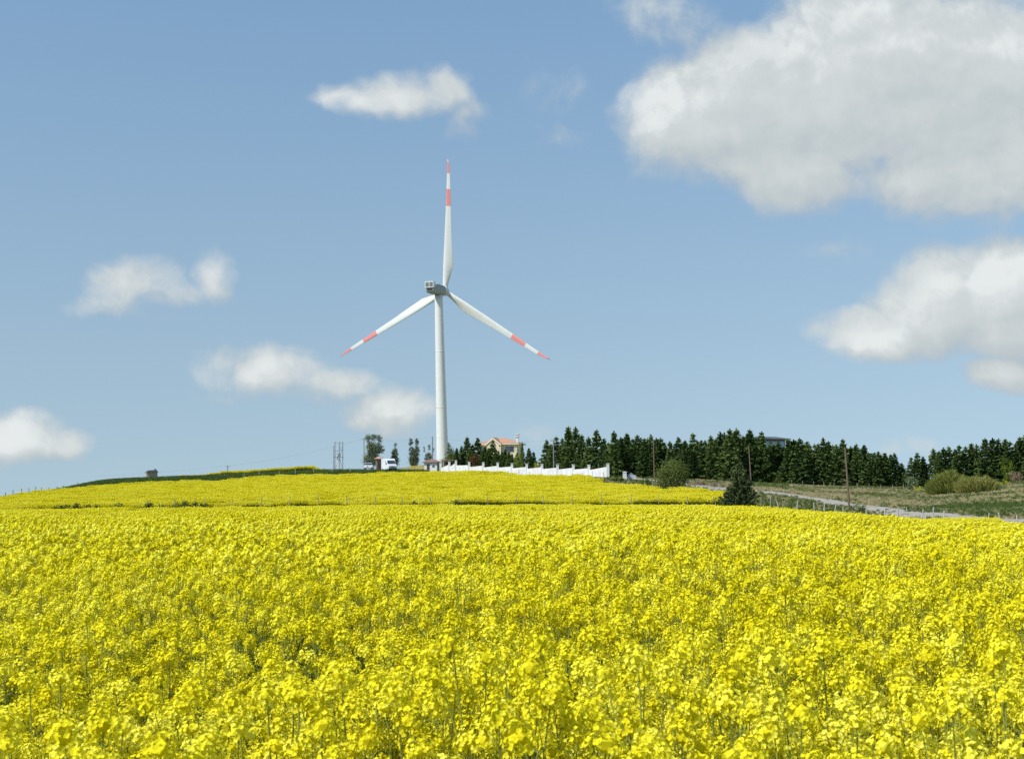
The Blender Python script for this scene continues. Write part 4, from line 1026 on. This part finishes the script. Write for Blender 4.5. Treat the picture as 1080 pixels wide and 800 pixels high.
# ------------------------------------------------------------ fences
M_postd = mat('weathered_post', (.20, .17, .14), .9, var=.35, scale=6)
M_postp = mat('pale_post', (.52, .50, .46), .85, var=.25, scale=6)
M_postg = mat('grey_post', (.36, .33, .28), .9, var=.3, scale=6)
M_wire = mat('wire', (.22, .22, .22), .5, .6)
def fence(name, label, pp, h, wpost, m_, lean=.05, wires=2, seed=0, zoff=0):
    """pp: list of (px, depth); each post a part, the wires one part"""
    r_ = random.Random(seed); f_ = thing(name, label, 'fence', (0, 0, 0)); tops = []
    for (px, d) in pp:
        x = (px - 540) / F_PX * d; g0 = gz(x, d) + zoff; hh = h * r_.uniform(.88, 1.12); l1, l2 = r_.gauss(0, lean), r_.gauss(0, lean)
        MB().tube([(x, d, g0 - .3), (x + l1 * .5, d + l2 * .5, g0 + hh * .5), (x + l1, d + l2, g0 + hh)], [wpost / 2, wpost / 2, wpost * .42], 6).build('post', m_, f_)
        tops.append((x, d, g0, hh, l1, l2))
    wb_ = MB()
    for fr_ in ([.9, .55] if wires == 2 else [.9]):
        for a, c_ in zip(tops[:-1], tops[1:]):
            p0 = np.array((a[0] + a[4] * fr_, a[1] + a[5] * fr_, a[2] + a[3] * fr_)); p1 = np.array((c_[0] + c_[4] * fr_, c_[1] + c_[5] * fr_, c_[2] + c_[3] * fr_))
            wb_.tube([p0, (p0 + p1) / 2 - np.array((0, 0, .03)), p1], .0035, 3, cap=False)
    if len(tops) > 1: wb_.build('wire', M_wire, f_)
    return f_
mid = [155, 185, 216, 245, 275, 305, 335, 364.5, 395, 424, 453, 483, 513.5, 542.5, 571.7, 601.7, 633, 663.5, 693, 723, 753]
fence('wire_fence', 'wire fence with sparse grey posts along the strip between the yellow fields', [(p_, 155.2) for p_ in mid], 1.5, .08, M_postg, .07, 2, 1, .5)
fence('wire_fence', 'dark post fence running down the skyline at the far left', [(p_, float(np.interp(p_, [0, 85], [257, 275]))) for p_ in (-4, 6, 14, 23, 31, 37.5, 44, 52, 60, 67, 75, 82)], 1.45, .13, M_postd, .06, 2, 2, .35)
fence('wire_fence', 'pale post fence along the verge between hill field and conifer row', [(652 + 8.7 * k, float(np.interp(652 + 8.7 * k, [640, 700, 763], [238, 222, 205]))) for k in range(13)], 1.25, .11, M_postp, .05, 2, 3)
fence('wire_fence', 'small dark posts in the verge at the foot of the white wall', [(490 + 11.2 * k, float(np.interp(490 + 11.2 * k, [480, 560, 640], [306, 279, 248]))) for k in range(14)], 1.3, .09, M_postd, .06, 2, 4)
road_posts = [(801.7, 156), (810, 155), (820, 153), (838, 150), (856, 147), (866, 145.5), (876.5, 144), (886, 142.5), (910.5, 139), (930, 136), (943, 134), (955, 132.5), (968, 131), (980, 129.5), (992, 128), (1007, 126), (1021, 124), (1038, 121.5), (1052, 119.5), (1068, 117.5), (1086, 115.5), (1104, 113.5)]
fence('wire_fence', 'crooked pale wooden post fence along the near side of the road', road_posts, 1.3, .12, M_postp, .14, 2, 5)
fence('wire_fence', 'thin pale posts at the foot of the conifer row above the road', [(833, 254), (844, 254), (856, 253), (867, 253), (878, 252), (890, 252), (902, 251), (914, 251), (926, 250), (939, 249), (951, 248)], 1.0, .08, M_postg, .07, 1, 6)
fence('wire_fence', 'pale posts in the green bank on the left crest', [(257, 303), (273, 304), (294, 304), (311, 305), (330, 306), (350, 306), (369, 307), (388, 307)], 1.2, .10, M_postp, .05, 2, 7)

# ------------------------------------------------------------ poles and wires
M_pole = mat('brown_pole', (.19, .13, .09), .85, var=.35, scale=3)
M_polec = mat('grey_pole', (.26, .26, .26), .8, var=.2, scale=3)
def pole(label, px, tp, d, rad, m_, lean=0.0, arm=True, name='utility_pole'):
    o = ground_thing(name, label, 'pole', px, d); zb = o.location.z; h = zat(px, tp, d) - zb
    MB().tube([(0, 0, -.5), (lean * .5, 0, h * .5), (lean, 0, h)], [rad, rad * .85, rad * .7], 8).build('shaft', m_, o)
    if arm:
        ca = MB().box((lean, 0, h - .35), (1.1, .10, .10)).build('crossarm', m_, o)
        ib = MB()
        for s_ in (-.48, 0, .48): ib.tube([(lean + s_, 0, h - .30), (lean + s_, 0, h - .10)], [.045, .03], 6)
        ib.build('insulator', M_polec, ca)
    return np.array((o.location.x + lean, d, zb + h - .12))
T892 = pole('brown wooden utility pole standing beside the road, leaning slightly left', 893, 471.5, 150, .125, M_pole, -.28, False)
T789 = pole('brown wooden utility pole in front of the conifers, above the lone spruce', 790.5, 469, 250, .12, M_pole, -.3, False)
T689 = pole('brown pole behind the round olive tree, against the conifers', 688.6, 463.5, 255, .11, M_pole, 0, False)
T583 = pole('thin dark pole rising behind the middle of the white wall', 583, 463, 280, .13, M_polec, 0, True)
T455 = pole('dark pole beside the turbine tower, above the gatehouse', 455.4, 460, 334, .16, M_polec, 0, False)
T383 = pole('slim grey pole at the left edge of the widest poplar', 383.2, 461.5, 334, .12, M_polec, 0, True)
T239 = pole('far thin pole alone on the left crest behind the yellow strip', 239.6, 490.5, 385, .14, M_polec, 0, True)
T351 = pole('slim mast just left of the transformer platform', 351.3, 470, 334, .10, M_polec, 0, False, 'slim_mast')
def wire(label, a, c_, sag, rad=.012):
    f = np.linspace(0, 1, 13); pts_ = a + (c_ - a) * f[:, None]; pts_[:, 2] -= sag * 4 * f * (1 - f)
    tag(MB().tube(pts_, rad, 3, cap=False).build('power_line', M_wire), label, 'cable')
wire('power line between the far left pole and the poplar-side pole', T239, T383, .8)
wire('power line from the poplar-side pole to the dark pole by the tower', T383, T455, .7)
wire('power line from the dark pole by the tower to the wall pole', T455, T583, .9)
xh, yh = (100 - 540) / F_PX * 400, 400
wire('power line dropping from the far left pole towards the stone hut', T239, np.array((xh, yh, zat(100, 502, 400))), .3)
# pole-mounted transformer
tf = ground_thing('transformer_station', 'spindly pole-mounted transformer with platform on the left crest', 'transformer', 357, 334)
zb = tf.location.z; zt = zat(357, 466, 334) - zb; zp = zat(357, 481.8, 334) - zb; zm = zat(357, 472, 334) - zb
for sx in (-.98, .12, .85):
    MB().tube([(sx, 0, -.4), (sx, 0, zt if sx > 0 else zt - .1)], .085, 6).build('leg', M_polec, tf)
MB().box((-.05, 0, zp), (2.2, .8, .10)).build('platform', M_polec, tf)
MB().box((.0, 0, zp + .42), (.62, .5, .62)).box((.0, 0, zp + .80), (.4, .4, .16)).build('transformer_tank', M_polec, tf)
MB().box((-.42, -.05, zp + .25), (.34, .4, .34)).build('white_box', M_wall, tf)
for k, zz in enumerate((zm, zt - .25)):
    ca = MB().box((.0 if k else .4, 0, zz), (2.1 if k else 1.3, .07, .07)).build('crossarm', M_polec, tf)
    ib = MB()
    for s_ in ((-.95, .12, .85) if k else (.1, .8)): ib.tube([(s_, 0, zz), (s_, 0, zz + .34)], [.07, .10], 6)
    ib.build('insulator', M_polec, ca)
MB().box((-.36, 0, zp / 2), (.26, .22, zp)).build('white_cabinet', M_wall, tf)
MB().tube([(-.98, 0, zp + .1), (.12, 0, zm)], .03, 4).tube([(.12, 0, zp + .1), (.85, 0, zm)], .04, 4).tube([(-.98, 0, .6), (.12, 0, zp - .2)], .04, 4).tube([(.85, 0, .6), (.12, 0, zp - .2)], .04, 4).tube([(.12, 0, zm - .5), (.85, 0, zm - .5)], .05, 4).tube([(-.98, 0, zm - .7), (.12, 0, zm - .7)], .04, 4).build('brace', M_polec, tf)
print('objects', len(bpy.data.objects))
